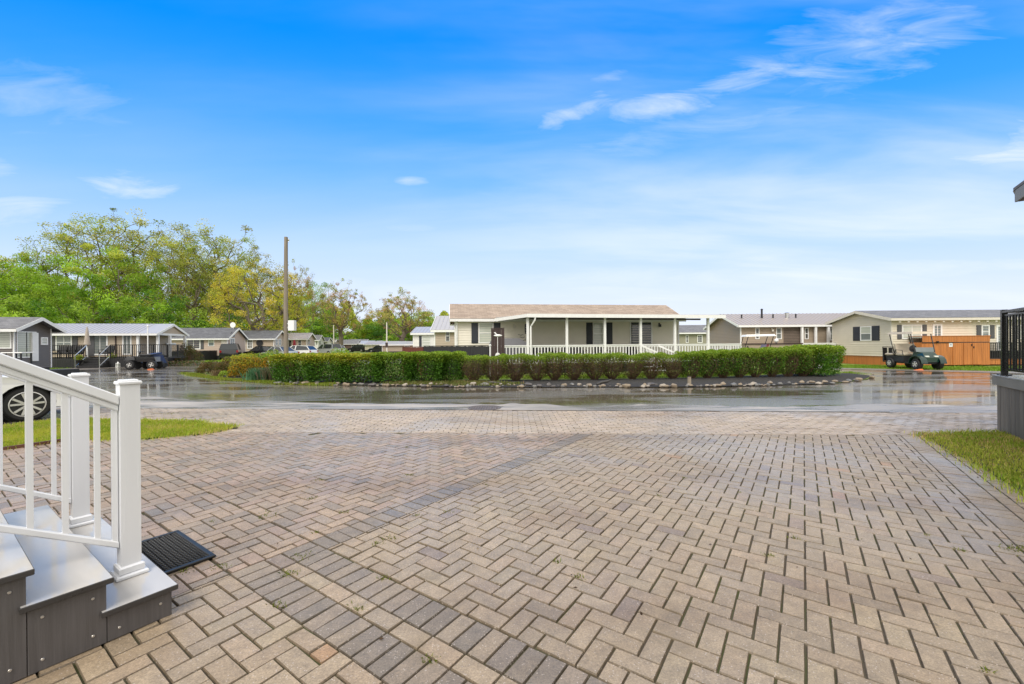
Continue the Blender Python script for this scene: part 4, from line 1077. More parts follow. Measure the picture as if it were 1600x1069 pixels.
for px, y, rz, lb in ((851, 1.5, .3, 'black patio chair on the covered deck beside the grey hot tub cover'), (874, 1.8, 0, 'black patio chair on the deck left of the second porch post'), (905, 1.7, -.2, 'black patio chair on the deck just right of the second porch post'),
                      (928, 1.9, .1, 'black patio chair under the shuttered porch window'), (962, 1.6, .4, 'black patio chair on the deck right of the third porch post'), (1016, 1.7, 0, 'black patio chair before the sliding porch door')):
    armchair(on_deck(px, y), rz+RD, 'dark_plastic', lb)
armchair(on_deck(820, 1.2), RD, 'offwhite', 'pale patio chair at the left post of the covered deck')
# grey gazebo-like cover at the left end
hp = thing('hot_tub_cover', 'grey sloped cover standing on the deck behind the brown screen', 'cover', on_deck(797, 1.4), RD)
mb = MB(); mb.hexa([(-.7,-.6,0),(1.15,-.6,0),(1.15,.6,0),(-.7,.6,0),(-.7,-.6,.92),(1.15,-.6,.92),(1.15,.6,.92),(-.7,.6,.92)]); mb.build('box', mat_once('grey_vinyl_cover', (.12,.12,.13), .5), hp)
mb = MB(); mb.hexa([(-.75,-.66,.93),(1.2,-.66,.93),(1.2,.66,.93),(-.75,.66,.93),(-.6,-.45,1.28),(.65,-.45,1.28),(.65,.45,1.28),(-.6,.45,1.28)]); mb.build('lid', mat_once('grey_vinyl_cover', (.12,.12,.13), .5), hp)

# --- brown privacy screen, garden stake, fences
def board_fence(name, label, p, q, h, m, capm=None, bw=.14, cat='fence', z0=0.0, thick=.03, posts=True, group=None):
    p = Vector((p[0], p[1], z0)); q = Vector((q[0], q[1], z0)); L = (q-p).length; rz = math.atan2(q.y-p.y, q.x-p.x)
    f = thing(name, label, cat, p, rz, group); n = max(1, round(L/bw)); s_ = L/n; mb = MB()
    for i in range(n): mb.bevbox(i*s_+.004, (i+1)*s_-.004, 0, thick, .03, h+random.uniform(-.008, .008), .003)
    mb.build('boards', M[m], f)
    mb = MB(); mb.box(0, L, -.02, thick+.02, h+.008, h+.04); mb.build('cap_rail', M[capm or m], f)
    if posts:
        for i in range(int(L/2)+2): x = min(L, i*2.0); mb = MB(); mb.box(x-.045, x+.045, thick+.002, thick+.09, 0, h+.004); mb.build('post', M[m], f)
    return f
pA = at(767.5, 560, 18.6); pB = at(788.5, 560, 18.6)
board_fence('privacy_screen', 'tall dark brown wooden screen at the left end of the white railed deck', pA, pB, at(778, 513.8, 18.6).z, 'choc', thick=.12, posts=False)
pA = at(662.5, 560, 19.6); pB = at(763, 560, 18.9)
board_fence('board_fence', 'black board fence behind the green hedge', pA, pB, 1.34, 'black_paint', bw=.12)
pA = at(629, 560, 20.2); pB = at(661.5, 560, 19.62)
board_fence('board_fence', 'low red brown board fence left of the black one', pA, pB, 1.30, 'redbrown', bw=.12)
p = at(778, 590, 17.4)
sk = thing('garden_stake', 'white bird ornament on a stake before the brown screen', 'garden ornament', (p.x, p.y, 0))
mb = MB(); mb.tube([(0,0,0), (0,0,1.73)], .012, 6); mb.build('stake', M['white'], sk)
mb = MB(); mb.lathe([(.0, -.17), (.03, -.12), (.055, 0), (.045, .09), (.02, .17), (.0, .2)], 10, (0, 0, 1.78), 'x'); mb.add([(.0,.02,1.80),(.0,-.02,1.80),(-.10,.0,1.93),(-.16,0,1.90)], [(0,1,2),(1,0,3),(0,2,3),(1,3,2)]); mb.build('bird', M['white'], sk)
mb = MB(); mb.lathe([(.02, -.01), (.10, -.01), (.10, .01), (.02, .01)], 16, (0, -.02, .97), 'y'); mb.build('disc', M['white'], sk)
p = at(766, 573, 17.8)
gp = thing('garden_pole', 'thin white pole at the end of the black fence', 'pole', (p.x, p.y, 0)); mb = MB(); mb.tube([(0,0,0),(0,0,1.35)], .03, 8); mb.build('pole', M['white'], gp); mb = MB(); mb.lathe([(.05,1.35),(.06,1.38),(.0,1.43)], 10); mb.build('cap', M['white'], gp)

# --- homes left of the centre one
p = at(679.5, 540, 29.5)
H12 = Home('beige home end with pale metal roof behind the cream home', 'mobile home', (p.x, p.y, 0), 0, 7, 4, .4, 2.52, 3.52, 'sand', 'metal_roof', over=.25, metal=True)
H12.win_px('F', 696.5, 516.5, 703, 533.5, pane='glass_dark', fw=.03)
p = at(646, 540, 36)
H11 = Home('white home with flat pale roof edge left of the beige home end', 'mobile home', (p.x, p.y, 0), 0, 2.9, 4, .2, 2.45, 3.0, 'whitewall', 'metal_roof', over=.2, metal=True)
H11.win_px('F', 659.5, 525.5, 672.5, 542.5, pane='glass_curtain', mh=3, fw=.03)
mb = MB(); H11.pbox(mb, 'F', H11.u_at(655), H11.u_at(659), H11.z_at(657, 542), H11.z_at(657, 525), .012, .04); mb.build('shutter', M['shutter'], H11.root)

# --- homes right of the centre one
p = at(1044, 540, 46)
H14 = Home('sage green home with grey shingle roof behind the porch posts', 'mobile home', (p.x, p.y, 0), 0, 8, 5, .4, 2.62, 3.45, 'sage', 'sh_grey', 'shutter' if False else 'white', over=.3)
H14.win_px('F', 1071.5, 523.5, 1075.5, 536, fw=.06); H14.win_px('F', 1089.5, 523.5, 1097.5, 536, fw=.08, mv=1, mh=2)
p = at(1157.5, 540, 31)
H15 = Home('tan mobile home with taupe metal roof, white gable edge and covered porch', 'mobile home', (p.x, p.y, 0), 0, 12.5, 5.0, .5, 2.74, 3.62, 'tan', 'metal_taupe', over=.32, metal=True)
H15.win_px('F', 1180, 512, 1186.3, 530, fw=.05); H15.win_px('F', 1212.5, 512, 1221, 530, fw=.05, pane='glass_mid')
mb = MB(); H15.pbox(mb, 'F', H15.u_at(1224), H15.u_at(1252), .5, 2.52, .016, .022); mb.build('porch_recess_panel', mat_once('recess_shade_brown', (.10, .075, .06), .7, var=.2, vscale=3), H15.root)  # flat dark panel paints the shade of the recessed porch
H15.win_px('F', 1257, 512.5, 1263, 530, fw=.05); H15.win_px('F', 1296, 512, 1304, 532, fw=.07, pane='glass_mid', mv=1)
wall_lamp(H15, 'F', H15.u_at(1206), H15.z_at(1206, 516), 'offwhite')
for (px, py, h, r) in ((1174, 499, .32, .05), (1205.5, 497.5, .75, .07), (1223, 499, .32, .05), (1245, 497, .45, .13), (1258.5, 499.5, .32, .05)):
    u = H15.u_at(px); mb = MB(); mb.lathe([(r, 0), (r, h), (r*1.3, h+.01), (r*1.3, h+.06), (0, h+.1)], 10, (u*1.045, 1.35, 3.2), 'z'); mb.build('roof_vent', M['chrome'] if r > .1 else M['dark_plastic'], H15.root)
# porch front of the tan home
pw = thing('low_porch_wall', 'tan sided porch with white posts and railing on the tan home', 'porch', (p.x, p.y, 0), 0)
def u15(px, Yf): return (px-PX0)/FPX*Yf - p.x
Yp = 29.4; yl = Yp-31
ua, ub, uc = u15(1163, Yp), u15(1253, Yp), u15(1312, Yp)
mb = MB(); z = .05
while z < 1.28: mb.add([(ua, yl-.014, z), (ub, yl-.014, z), (ub, yl, z+.115), (ua, yl, z+.115), (ua, yl, z), (ub, yl, z)], [(0,1,2,3), (4,5,1,0)]); z += .115
mb.box(ua, ub, yl+.002, -.03, 0, 1.27); mb.build('low_wall', M['tan'], pw)
mb = MB(); mb.box(ua-.05, ub+.05, yl-.06, yl+.2, 1.30, 1.37); mb.build('coping', M['choc'], pw)
mb = MB(); mb.box(ub, uc, yl, -.03, 0, .46); mb.build('porch_floor', M['deck_grey'], pw)
for px in (1254, 1275.3, 1295): u = u15(px, 30.72); mb = MB(); mb.bevbox(u-.07, u+.07, -.30, -.16, 0, 2.63, .01); mb.build('post', M['white'], pw)
picket_rail(pw, ub+.1, uc, .42, .95, y=yl+.06, sp=.14)
mb = MB(); a, b = u15(1221, Yp), u15(1246, Yp)
for (x0, x1, z0, z1) in ((a, a+.07, .3, 1.0), (b-.07, b, .3, 1.0), ((a+b)/2-.035, (a+b)/2+.035, .3, 1.0), (a, b, 1.0, 1.08)): mb.box(x0, x1, yl-.05, yl-.016, z0, z1)
mb.build('hatch_frame', M['white'], pw)
p2 = at(1213, 527, Yp+.1)
gl = thing('globe_lamp', 'white globe lamp on the low tan porch wall', 'lamp', (p2.x, p2.y, 1.37)); mb = MB(); mb.lathe([(.05,0),(.05,.06)], 10); mb.build('base', M['dark_plastic'], gl)
mb = MB(); mb.lathe([(.06,.05)]+[(.14*math.sin(t), .19-.14*math.cos(t)) for t in np.linspace(.5, 3.1, 9)], 16); mb.build('globe', M['white'], gl, smooth=True)

# --- right home with the orange skirting
p = at(1393, 540, 25.2)
H16 = Home('beige mobile home with grey shingle roof, dark shutters and orange skirting', 'mobile home', (p.x, p.y, 0), 0, 14, 4.6, .52, 2.80, 3.36, 'beige', 'sh_grey', 'offwhite', 'orange_wood', over=.3, lap=.15, group=None)
H16.root.location.z = 0.0
H16.win_px('L', 1345, 510, 1362.5, 532.5, pane='glass_curtain', shut='shutter', sw=.55, fw=.06, split=.5)
H16.win_px('F', 1409, 507.5, 1440, 530, pane='glass_curtain', mv=1, mh=0, shut='grey_shutter', sw=.26, fw=.06)
H16.win_px('F', 1457, 506.5, 1471.5, 528, pane='glass_mid', mv=1, mh=0, fw=.09)
H16.win_px('F', 1533, 508, 1545.5, 529, pane='glass_mid', shut='grey_shutter', sw=.27, fw=.07)
H16.win_px('F', 1556, 508, 1567, 548, pane='glass_mid', name='door', mh=0, fw=.1)
H16.win_px('F', 1590, 508, 1612, 530, pane='glass_curtain', mv=1, shut='grey_shutter', sw=.27)
mb = MB(); x = .2
while x < 13.5: mb.box(x-.05, x+.05, -.36, -.322, 2.55, 2.60); x += .52
mb.build('gutter_bracket', M['offwhite'], H16.root)

# orange storage lean-to before it
sh = thing('storage_shed', 'orange stained wooden storage shed with double doors beside the golf cart', 'shed', (0,0,0), 0)
Ys = 24.3; x0, xc, x1 = (1440-PX0)/FPX*Ys, (1488.5-PX0)/FPX*Ys, (1545.5-PX0)/FPX*Ys
Hs = at(1490, 525.5, Ys).z; zl = at(1490, 535, Ys).z
mb = MB(); n = int((xc-x0)/.13); s_ = (xc-x0)/n
for i in range(n): mb.bevbox(x0+i*s_+.003, x0+(i+1)*s_-.003, Ys, Ys+.02, .03, zl, .003)
n = int((x1-xc)/.115); s_ = (x1-xc)/n
for i in range(n): mb.bevbox(xc+i*s_+.003, xc+(i+1)*s_-.003, Ys-.03, Ys-.01, .03, zl, .003)
n = int(.8/.13)
for i in range(n): mb.bevbox(x1-.02, x1, Ys+i*.13, Ys+i*.13+.124, .03, zl, .003); mb.bevbox(x0, x0+.02, Ys+.02+i*.13, Ys+i*.13+.144, .03, zl, .003)
mb.build('boards', M['orange_wood'], sh)
mb = MB(); n = int((x1-x0)/.13); s_ = (x1-x0)/n
for i in range(n): mb.bevbox(x0+i*s_+.002, x0+(i+1)*s_-.002, Ys-.05, Ys-.032, zl+.02, Hs, .003)
mb.box(x0-.02, x1+.02, Ys-.07, Ys+.8, Hs+.002, Hs+.035); mb.build('fascia_boards', M['orange_wood'], sh)
mb = MB(); mb.box(x0, x1, Ys-.034, Ys-.031, zl-.03, zl+.018); mb.build('shadow_gap', M['choc'], sh)
dm_ = (1518-PX0)/FPX*Ys
for (a, b, s) in (((1504.5-PX0)/FPX*Ys, dm_-.012, -1), (dm_+.012, (1531.5-PX0)/FPX*Ys, 1)):
    mb = MB(); n = 5; s_ = (b-a)/n
    for i in range(n): mb.bevbox(a+i*s_+.002, a+(i+1)*s_-.002, Ys-.055, Ys-.032, .05, zl-.05, .003)
    d_ = mb.build('door', M['orange_wood'], sh)
    mb = MB(); hx = dm_-s*.0+s*.06; mb.bevbox(hx-.02, hx+.02, Ys-.085, Ys-.056, 1.02+(.10 if s < 0 else -.03), 1.14+(.10 if s < 0 else -.03), .004); mb.build('handle', M['dark_plastic'], d_)
sg = thing('notice', 'small white notice on the orange storage shed', 'sign', ((1485.5-PX0)/FPX*Ys, Ys-.0, at(1485, 538.8, Ys).z)); mb = MB(); mb.bevbox(-.1, .1, -.012, 0, -.12, .12, .002); mb.build('plate', M['white'], sg); mb = MB(); mb.box(-.05, .05, -.0145, -.0125, -.05, .05); mb.build('symbol', mat_once('pale_grey_print', (.35, .38, .42), .5), sg)
lamp = (1463-PX0)/FPX*Ys; mb = MB(); mb.lathe([(.03, 0), (.06, .05), (.06, .12)], 10, (lamp, Ys-.08, at(1463, 534.6, Ys).z-.06)); mb.build('lamp', M['dark_plastic'], sh)
# low orange fence and black porch railing to its right
board_fence('board_fence', 'low orange board fence below the black porch railing', (x1+.01, Ys+.3), (x1+3.2, Ys+.3), at(1556, 562.5, Ys+.3).z, 'orange_wood', posts=False)
br = thing('porch_railing', 'black porch railing right of the orange shed', 'railing', (x1+.02, Ys+.34, 0), 0)
zb_, zt_ = at(1556, 562.3, Ys).z, at(1556, 535, Ys).z
mb = MB(); mb.box(0, 3.2, 0, .05, zt_-.05, zt_); mb.box(0, 3.2, 0, .05, (zb_+zt_)/2-.02, (zb_+zt_)/2+.02); mb.box(0, 3.2, 0, .05, zb_+.04, zb_+.09)
for i in range(30): mb.box(.02+i*.105, .055+i*.105, .01, .04, zb_+.09, zt_-.05)
mb.box(0, 3.2, .052, .06, zb_+.05, (zb_+zt_)/2-.02); mb.build('railing', M['black_paint'], br); mb = MB(); mb.box(0, .09, -.01, .06, zb_+.04, zt_+.03); mb.build('post', M['black_paint'], br)
# ------------------------------------------------------------------ homes on the left side of the road
def placed_home(label, px, Yd, rz_deg, L, D, eave_py, ridge_z, side_right=True, **k):
    """near right hand corner of the front wall at photo column px, depth Yd"""
    q = at(px, 540, Yd); rz = R(rz_deg); ez = at(px, eave_py, Yd).z
    o = Vector((q.x - math.cos(rz)*L, q.y - math.sin(rz)*L, 0))
    return Home(label, 'mobile home', (o.x, o.y, 0), rz, L, D, eave=ez, ridge=ez+ridge_z, **k)
# far left grey-brown home (its right gable end faces the road)
H1 = placed_home('dark grey brown home with white trimmed gable at the far left', 22, 22.4, 12, 9, 2.25, 511, .50, wall='greybrown', roof='sh_grey', over=.45, floor=.3, lap=.12, group=None)
H1.win_px('R', 25, 518, 56, 559, pane='glass_curtain', mv=1, mh=0, name='sliding_door', muntin='black_metal', fw=.05)
mb = MB(); a, b = H1.u_at(47.5, 'R'), H1.u_at(57, 'R'); H1.pbox(mb, 'R', a, b, .7, H1.z_at(52, 520, 'R'), .0, .10); mb.build('white_panel', M['white'], H1.root)
H1.win_px('R', 63, 527, 73.8, 539, pane='glass_curtain', mh=1, fw=.07)
H1.win_px('F', -30, 517.5, 19, 545, pane='glass_curtain', mh=0, fw=.06)
mb = MB()
q = g(30, 590)
tb = thing('patio_table', 'white slatted patio table on the grey brown home deck at the far left', 'table', (at(29,540,20).x, 20, .30), R(10))
mb.bevbox(-.42, .42, -.35, .35, .88, .93, .01); mb.build('tabletop', M['white'], tb)
for sx in (-1, 1):
    for sy in (-1, 1): mb = MB(); mb.beam((sx*.30, sy*.25, 0), (sx*.30, sy*.25, .88), .05, .05, up=(0,1,0)); mb.build('leg', M['dark_plastic'], tb)
lowdk = thing('low_deck', 'low dark deck before the grey brown home at the far left', 'deck', (at(-40, 540, 21.4).x, 21.4, 0), R(2))
mb = MB(); mb.box(-6, 4.4, -2.4, .8, .0, .30); mb.build('platform', M['black_paint'], lowdk)

# home with the gabled porch and black deck
H2 = placed_home('sand home with gabled porch and pale metal roof behind the black railed deck', 216, 32.6, 12, 9.2, 3.9, 520.5, .72, wall='sand', roof='metal_roof', metal=True, over=.35, floor=.75, lap=.12, group=None)
H2.win_px('F', 87.5, 522, 113, 548, pane='glass_mid', mv=1, mh=1, shut='grey_shutter', sw=.34, fw=.07)
H2.win_px('F', 134, 521.5, 169, 555, pane='glass_mid', mv=2, mh=0, name='sliding_door', fw=.10)
mb = MB(); a, b = H2.u_at(136.5), H2.u_at(148); H2.pbox(mb, 'F', a, b, .8, H2.z_at(142, 523), .037, .05); mb.build('door_panel', M['grey_shutter'], H2.root)
H2.win_px('F', 191.5, 521.5, 206, 554.5, pane='glass_mid', mv=1, mh=0, name='sliding_door', fw=.09)
mb = MB(); u = H2.u_at(181.5); H2.pbox(mb, 'F', u-.03, u+.03, .8, 2.5, .03, .08); mb.build('downspout', M['choc'], H2.root)
wall_lamp(H2, 'F', H2.u_at(126.5), H2.z_at(126.5, 524.5))
# open porch under its own gable on the right end
c, n = math.cos(R(12)), math.sin(R(12)); e2 = H2.eave; r2 = H2.ridge
po = thing('gabled_porch', 'open porch with white posts and sand coloured gable at the end of the sand home', 'porch', (H2.root.location.x+c*9.2, H2.root.location.y+n*9.2, 0), R(12))
PL, D2 = 1.45, 3.9
mb = MB(); ov = .35; sl2 = (r2-e2)/(D2/2)
for (ya, yb) in ((-ov, D2/2), (D2+ov, D2/2)):
    z0_ = e2-ov*sl2+.033; P = [(ov+.01, ya, z0_), (PL, ya, z0_), (PL, yb, r2+.033), (ov+.01, yb, r2+.033)]; P2 = [(p[0], p[1], p[2]+.07) for p in P]
    if ya > 0: P = [P[1],P[0],P[3],P[2]]; P2 = [P2[1],P2[0],P2[3],P2[2]]
    mb.hexa(P+P2)
mb.build('roof', M['metal_roof'], po)
mb = MB()
for ya in (-ov, D2+ov): mb.beam((PL+.012, ya, e2-ov*sl2), (PL+.012, D2/2, r2), .024, .18)
mb.box(ov+.03, PL, -ov-.022, -ov, e2-ov*sl2-.07, e2-ov*sl2+.075); mb.build('fascia', M['white'], po)
mb = MB(); mb.add([(PL-.12, 0, e2), (PL-.12, D2, e2), (PL-.12, D2/2, r2), (PL-.16, 0, e2), (PL-.16, D2, e2), (PL-.16, D2/2, r2)], [(0,1,2), (5,4,3), (0,3,4,1), (1,4,5,2), (2,5,3,0)]); mb.build('gable_wall', M['sand'], po)
mb = MB(); mb.box(PL-.2, PL-.1, -.02, D2+.02, e2-.16, e2-.002); mb.box(.4, PL-.2, -.02, .08, e2-.16, e2-.002); mb.box(.4, PL-.2, D2-.08, D2+.02, e2-.16, e2-.002); mb.build('beam', M['white'], po)
for (x, y) in ((PL-.15, .05), (PL-.15, D2-.05), (PL-.15, D2*.42), (.05, -.1)): mb = MB(); mb.bevbox(x-.08, x+.08, y-.08, y+.08, .62, e2-.162, .01); mb.build('post', M['white'], po)
mb = MB(); mb.box(.02, PL, 0, D2, .0, .6); mb.build('floor', M['black_paint'], po)
mb = MB(); mb.box(.1, .16, D2-.5, D2+.9, e2-.9, e2-.75); mb.build('side_awning', M['white'], po)

# black deck in front of it
DK = thing('black_deck', 'black wooden deck with black railing before the sand home', 'deck', (H2.root.location.x, H2.root.location.y, 0), R(12))
def h2u(px, y):       # local x on a line parallel to the home, y metres before it
    k = (px-PX0)/FPX; o = H2.root.location; p0 = Vector((o.x-n*(-y)*-1 if False else o.x+n*y, o.y-c*y)); return (k*p0.y-p0.x)/(c-k*n)
yd = 2.3; xl, xr = h2u(78, yd), h2u(262, yd); zf2 = .66
mb = MB(); mb.box(xl, xr, -yd, -.02, zf2-.05, zf2); mb.build('deck_boards', M['black_paint'], DK)
mb = MB()
for i in range(int((xr-xl)/.15)): mb.box(xl+i*.15, xl+i*.15+.142, -yd-.0, -yd+.03, .0, zf2-.06)
mb.build('skirting', M['black_paint'], DK)
xs0, xs1 = h2u(133, yd), h2u(172, yd)
def black_rail(root, x0, x1, y, z0, h=.98, sp=.13, along='x'):
    mb = MB()
    def bx(a0, a1, b0, b1, z_0, z_1):
        if along == 'x': mb.box(a0, a1, b0, b1, z_0, z_1)
        else: mb.box(b0, b1, a0, a1, z_0, z_1)
    bx(x0, x1, y-.03, y+.03, z0+h-.04, z0+h); bx(x0, x1, y-.02, y+.02, z0+.06, z0+.10)
    k = max(2, int((x1-x0)/sp)); s_ = (x1-x0)/k
    for i in range(k+1): w_2 = .03 if i % 10 == 0 else .014; bx(x0+i*s_-w_2, x0+i*s_+w_2, y-w_2, y+w_2, z0, z0+h-.04)
    return mb.build('railing', M['black_metal'], root)
black_rail(DK, xl, xs0, -yd+.05, zf2); black_rail(DK, xs1, xr, -yd+.05, zf2); black_rail(DK, -yd+.05, -.1, xr-.05, zf2, along='y')
for k_ in range(3): mb = MB(); mb.box(xs0+.08, xs1-.08, -yd-.28*(k_+1), -yd-.28*k_-.004, 0, zf2-.17*(k_+1)); mb.build('step', M['black_paint'], DK)
for xx in (xs0+.05, xs1-.05):
    mb = MB(); mb.tube([(xx, -yd+.05, zf2+.95), (xx, -yd-.95, .90)], .025, 6); mb.tube([(xx, -yd-.95, .0), (xx, -yd-.95, .9)], .025, 6); mb.tube([(xx, -yd+.05, zf2+.15), (xx, -yd-.95, .15)], .02, 6); mb.build('stair_rail', M['chrome'], DK)
def h2p(px, y, z=0.0): x = h2u(px, y); o = H2.root.location; return (o.x+c*x+n*y, o.y+n*x-c*y, z)
for px, lb in ((92, 'black wicker chair at the left of the black deck'), (106, 'black wicker chair with cushion beside the left deck window'), (119, 'black wicker chair on the black deck left of the closed parasol'), (166, 'dark chair on the black deck before the sliding door')):
    armchair(h2p(px, 1.2, zf2), R(12)+random.uniform(-.3, .3), 'dark_plastic', lb, 1.0, 'chairs on the black deck')
pr = thing('parasol', 'closed beige parasol leaning on the black deck', 'parasol', h2p(137, 1.7, zf2), R(12))
mb = MB(); mb.tube([(0,0,0), (-.05,0,2.25)], .025, 8); mb.build('pole', M['white'], pr)
mb = MB(); mb.lathe([(.02, 2.32), (.07, 2.1), (.11, 1.7), (.15, 1.3), (.19, 1.0), (.12, .9), (.05, .95)], 12, (-.03, 0, 0)); pv = mb.build('canopy', mat_once('beige_canvas', (.42, .36, .30), .8, var=.15), pr, smooth=True)
mb = MB(); mb.lathe([(.25, 0), (.25, .05), (.05, .1)], 14); mb.build('base', M['dark_plastic'], pr)

def planter(px, Yd, lb, lc=(0.30, 0.36, 0.05)):
    q_ = at(px, 540, Yd); t = thing('potted_plant', lb, 'potted plant', (q_.x, q_.y, 0), 0, 'potted plants at the deck steps')
    mb = MB(); mb.lathe([(.12, 0), (.10, .12), (.05, .2), (.16, .42), (.25, .52), (.27, .56), (.22, .57), (.2, .50)], 14); mb.build('pot', M['dark_plastic'], t)
    P = rng.normal(size=(260, 3))*np.array([.10, .10, .12]) + np.array([0, 0, .72]); np_mesh('foliage', leaf_quads(P, .10, .3), 4, np.array([lc])*rng.uniform(.5, 1.3, (260, 1)), M['leaf'], t)
    return t
planter(123, 29.4, 'potted plant on a dark urn left of the black deck steps'); planter(176, 30.6, 'potted plant on a dark urn right of the black deck steps')
q_ = at(184, 540, 30.3); ln = thing('lantern', 'small white lantern on the ground beside the dark urn', 'lantern', (q_.x, q_.y, 0)); mb = MB(); mb.bevbox(-.1,.1,-.1,.1,0,.04,.01); mb.bevbox(-.09,.09,-.09,.09,.26,.30,.01); mb.lathe([(.09,.30),(.02,.40),(.02,.42)], 4)
for sx in (-1,1):
    for sy in (-1,1): mb.box(sx*.08-.01, sx*.08+.01, sy*.08-.01, sy*.08+.01, .04, .26)
mb.build('frame', M['white'], ln); mb = MB(); mb.box(-.06,.06,-.06,.06,.05,.25); mb.build('pane', M['glass_curtain'], ln)
# covered quad and blue trike parked at the deck corner
q_ = at(226, 540, 27.6)
qb = thing('quad_bike', 'black quad bike parked at the right end of the black deck', 'quad bike', (q_.x, q_.y, 0), R(195))
mb = MB()
mb.hexa([(-.75,-.28,.48),(.75,-.28,.48),(.75,.28,.48),(-.75,.28,.48),(-.70,-.36,.80),(.55,-.30,.86),(.55,.30,.86),(-.70,.36,.80)]); mb.hexa([(.35,-.4,.62),(.95,-.42,.55),(.95,.42,.55),(.35,.4,.62),(.40,-.36,.80),(.80,-.34,.84),(.80,.34,.84),(.40,.36,.80)]); mb.build('body', M['black_paint_car'], qb)
mb = MB(); mb.bevbox(-.45,.25,-.17,.17,.84,.98,.05); mb.build('seat', M['dark_plastic'], qb)
mb = MB(); mb.tube([(.35,0,.85),(.25,0,1.12)], .03, 8); mb.tube([(.20,-.36,1.13),(.27,0,1.14),(.20,.36,1.13)], .02, 8); mb.build('handlebar', M['dark_plastic'], qb)
mb = MB()
for k_ in range(6): mb.box(-.95, -.45, -.32+k_*.12, -.30+k_*.12, .93, .95)
mb.box(-.96,-.94,-.34,.34,.92,.95); mb.box(-.46,-.44,-.34,.34,.92,.95); mb.build('rack', M['black_metal'], qb)
for x in (-.6, .6):
    for s in (-1, 1): wheel(qb, x, s*.42, .28, s, .22, .5, 4, False)
mb = MB(); mb.bevbox(-.3, .3, -.44, -.40, .34, .40, .01); mb.build('side_step', M['white'], qb)
q_ = at(243, 540, 28.2)
cb_ = thing('cargo_trike', 'dark blue covered trike beside the black quad bike', 'trike', (q_.x, q_.y, 0), R(80))
M['navy'] = mat('navy_fabric', (0.02, 0.04, 0.12), .6, var=.2)
mb = MB(); mb.hexa([(-.5,-.26,.36),(.6,-.2,.36),(.6,.2,.36),(-.5,.26,.36),(-.38,-.22,.98),(.28,-.15,1.08),(.28,.15,1.08),(-.38,.22,.98)]); mb.build('cover', M['navy'], cb_)
for x, y in ((-.45, .24), (-.45, -.24), (.55, 0)): wheel(cb_, x, y, .25, 1 if y >= 0 else -1, .1, .7, 6, False)
q_ = at(235.5, 540, 26.6)
co = thing('wheel_chock', 'small orange ramp on the ground below the blue trike', 'ramp', (q_.x, q_.y, 0)); mb = MB(); mb.hexa([(-.16,-.1,0),(.16,-.1,0),(.16,.1,0),(-.16,.1,0),(-.14,-.08,.04),(.05,-.08,.08),(.05,.08,.08),(-.14,.08,.04)]); mb.build('wedge', mat_once('orange_plastic', (.6,.14,.03), .5), co)
# white meter post
q_ = at(231, 540, 30); mp_ = thing('white_pole', 'thin white standpipe rising before the porch of the sand home', 'pole', (q_.x, q_.y, .0)); mb = MB(); mb.tube([(0,0,.7),(0,0,2.9)], .035, 8); mb.build('pipe', M['white'], mp_); mb = MB(); mb.lathe([(.05,2.9),(.06,2.96),(.02,3.02)], 8); mb.build('cap', M['white'], mp_)

# further homes, receding along the road
def far_home(label, px_corner, Yd, rz, L, D, eave_py, rise, wall, roof, wins=(), floor=.5, arch=False, over=.3, **k):
    h = placed_home(label, px_corner, Yd, rz, L, D, eave_py, rise, wall=wall, roof=roof, over=over, floor=floor, lap=.2, **k)
    for (side, x0, y0, x1, y1, kw) in wins: h.win_px(side, x0, y0, x1, y1, **kw)
    return h
H3 = far_home('beige home with dark shingle roof and arched gable window behind the black low fence', 355.5, 46, 6, 9.5, 3.6, 527.5, 1.05, 'pinkbeige', 'sh_dark',
     [('F', 292, 529, 313.5, 546, dict(pane='glass_dark', mv=1, mh=0, name='sliding_door', shut='grey_shutter', sw=.3, fw=.09)), ('F', 325.5, 530, 335, 541, dict(pane='glass_curtain', split=.5, mh=0, fw=.05)),
      ('R', 359, 528.5, 366.5, 541, dict(pane='glass_mid', mv=1, fw=.1))])
mb = MB(); ua, ub = H3.u_at(358.5, 'R'), H3.u_at(367, 'R'); um = (ua+ub)/2; zt_ = H3.eave+.1
pts = [(um+ (ub-ua)/2*math.cos(t)*.9, zt_+.55*math.sin(t)) for t in np.linspace(0, math.pi, 9)]
mb.add([H3.P('R', u, z, .03) for u, z in pts]+[H3.P('R', u, z, .045) for u, z in pts], [tuple(range(9)), tuple(range(9, 18))[::-1]]); mb.build('arched_window', M['glass_dark'], H3.root)
mb = MB(); H3.pbox(mb, 'F', H3.u_at(346), H3.u_at(355), .5, H3.eave-.02, .026, .03); mb.build('white_panel', M['offwhite'], H3.root)
H4 = far_home('tan home with charcoal roof and white porch posts just left of the utility pole', 428, 54, 6, 8.5, 3.6, 528.3, .95, 'sand', 'sh_dark',
     [('F', 375.5, 530.5, 383, 545, dict(pane='glass_dark', mh=0, name='door', fw=.10)), ('F', 386, 530.5, 395, 545, dict(pane='glass_dark', mv=2, mh=2, name='patio_door', fw=.10)),
      ('R', 430, 529.5, 434, 540, dict(pane='glass_mid', fw=.08)), ('R', 435, 529.5, 439, 540, dict(pane='glass_mid', fw=.08))])
mb = MB(); mb.lathe([(.42,-.02),(.42,.02)], 16, H4.P('F', H4.u_at(406), H4.z_at(406, 536), .06), 'y'); mb.build('wall_wreath', M['dark_plastic'], H4.root)
H5 = far_home('pinkish home with taupe roof and red parasol right of the utility pole', 479, 66, 8, 11, 3.8, 529, .85, 'pinkbeige', 'metal_taupe',
     [('F', 451, 531.5, 456, 543, dict(pane='glass_dark', mh=0, fw=.04, name='door', frame='offwhite')), ('F', 466, 531.5, 471, 541, dict(pane='glass_dark', fw=.03)), ('R', 481, 531, 484, 538, dict(pane='glass_dark', fw=.04))])
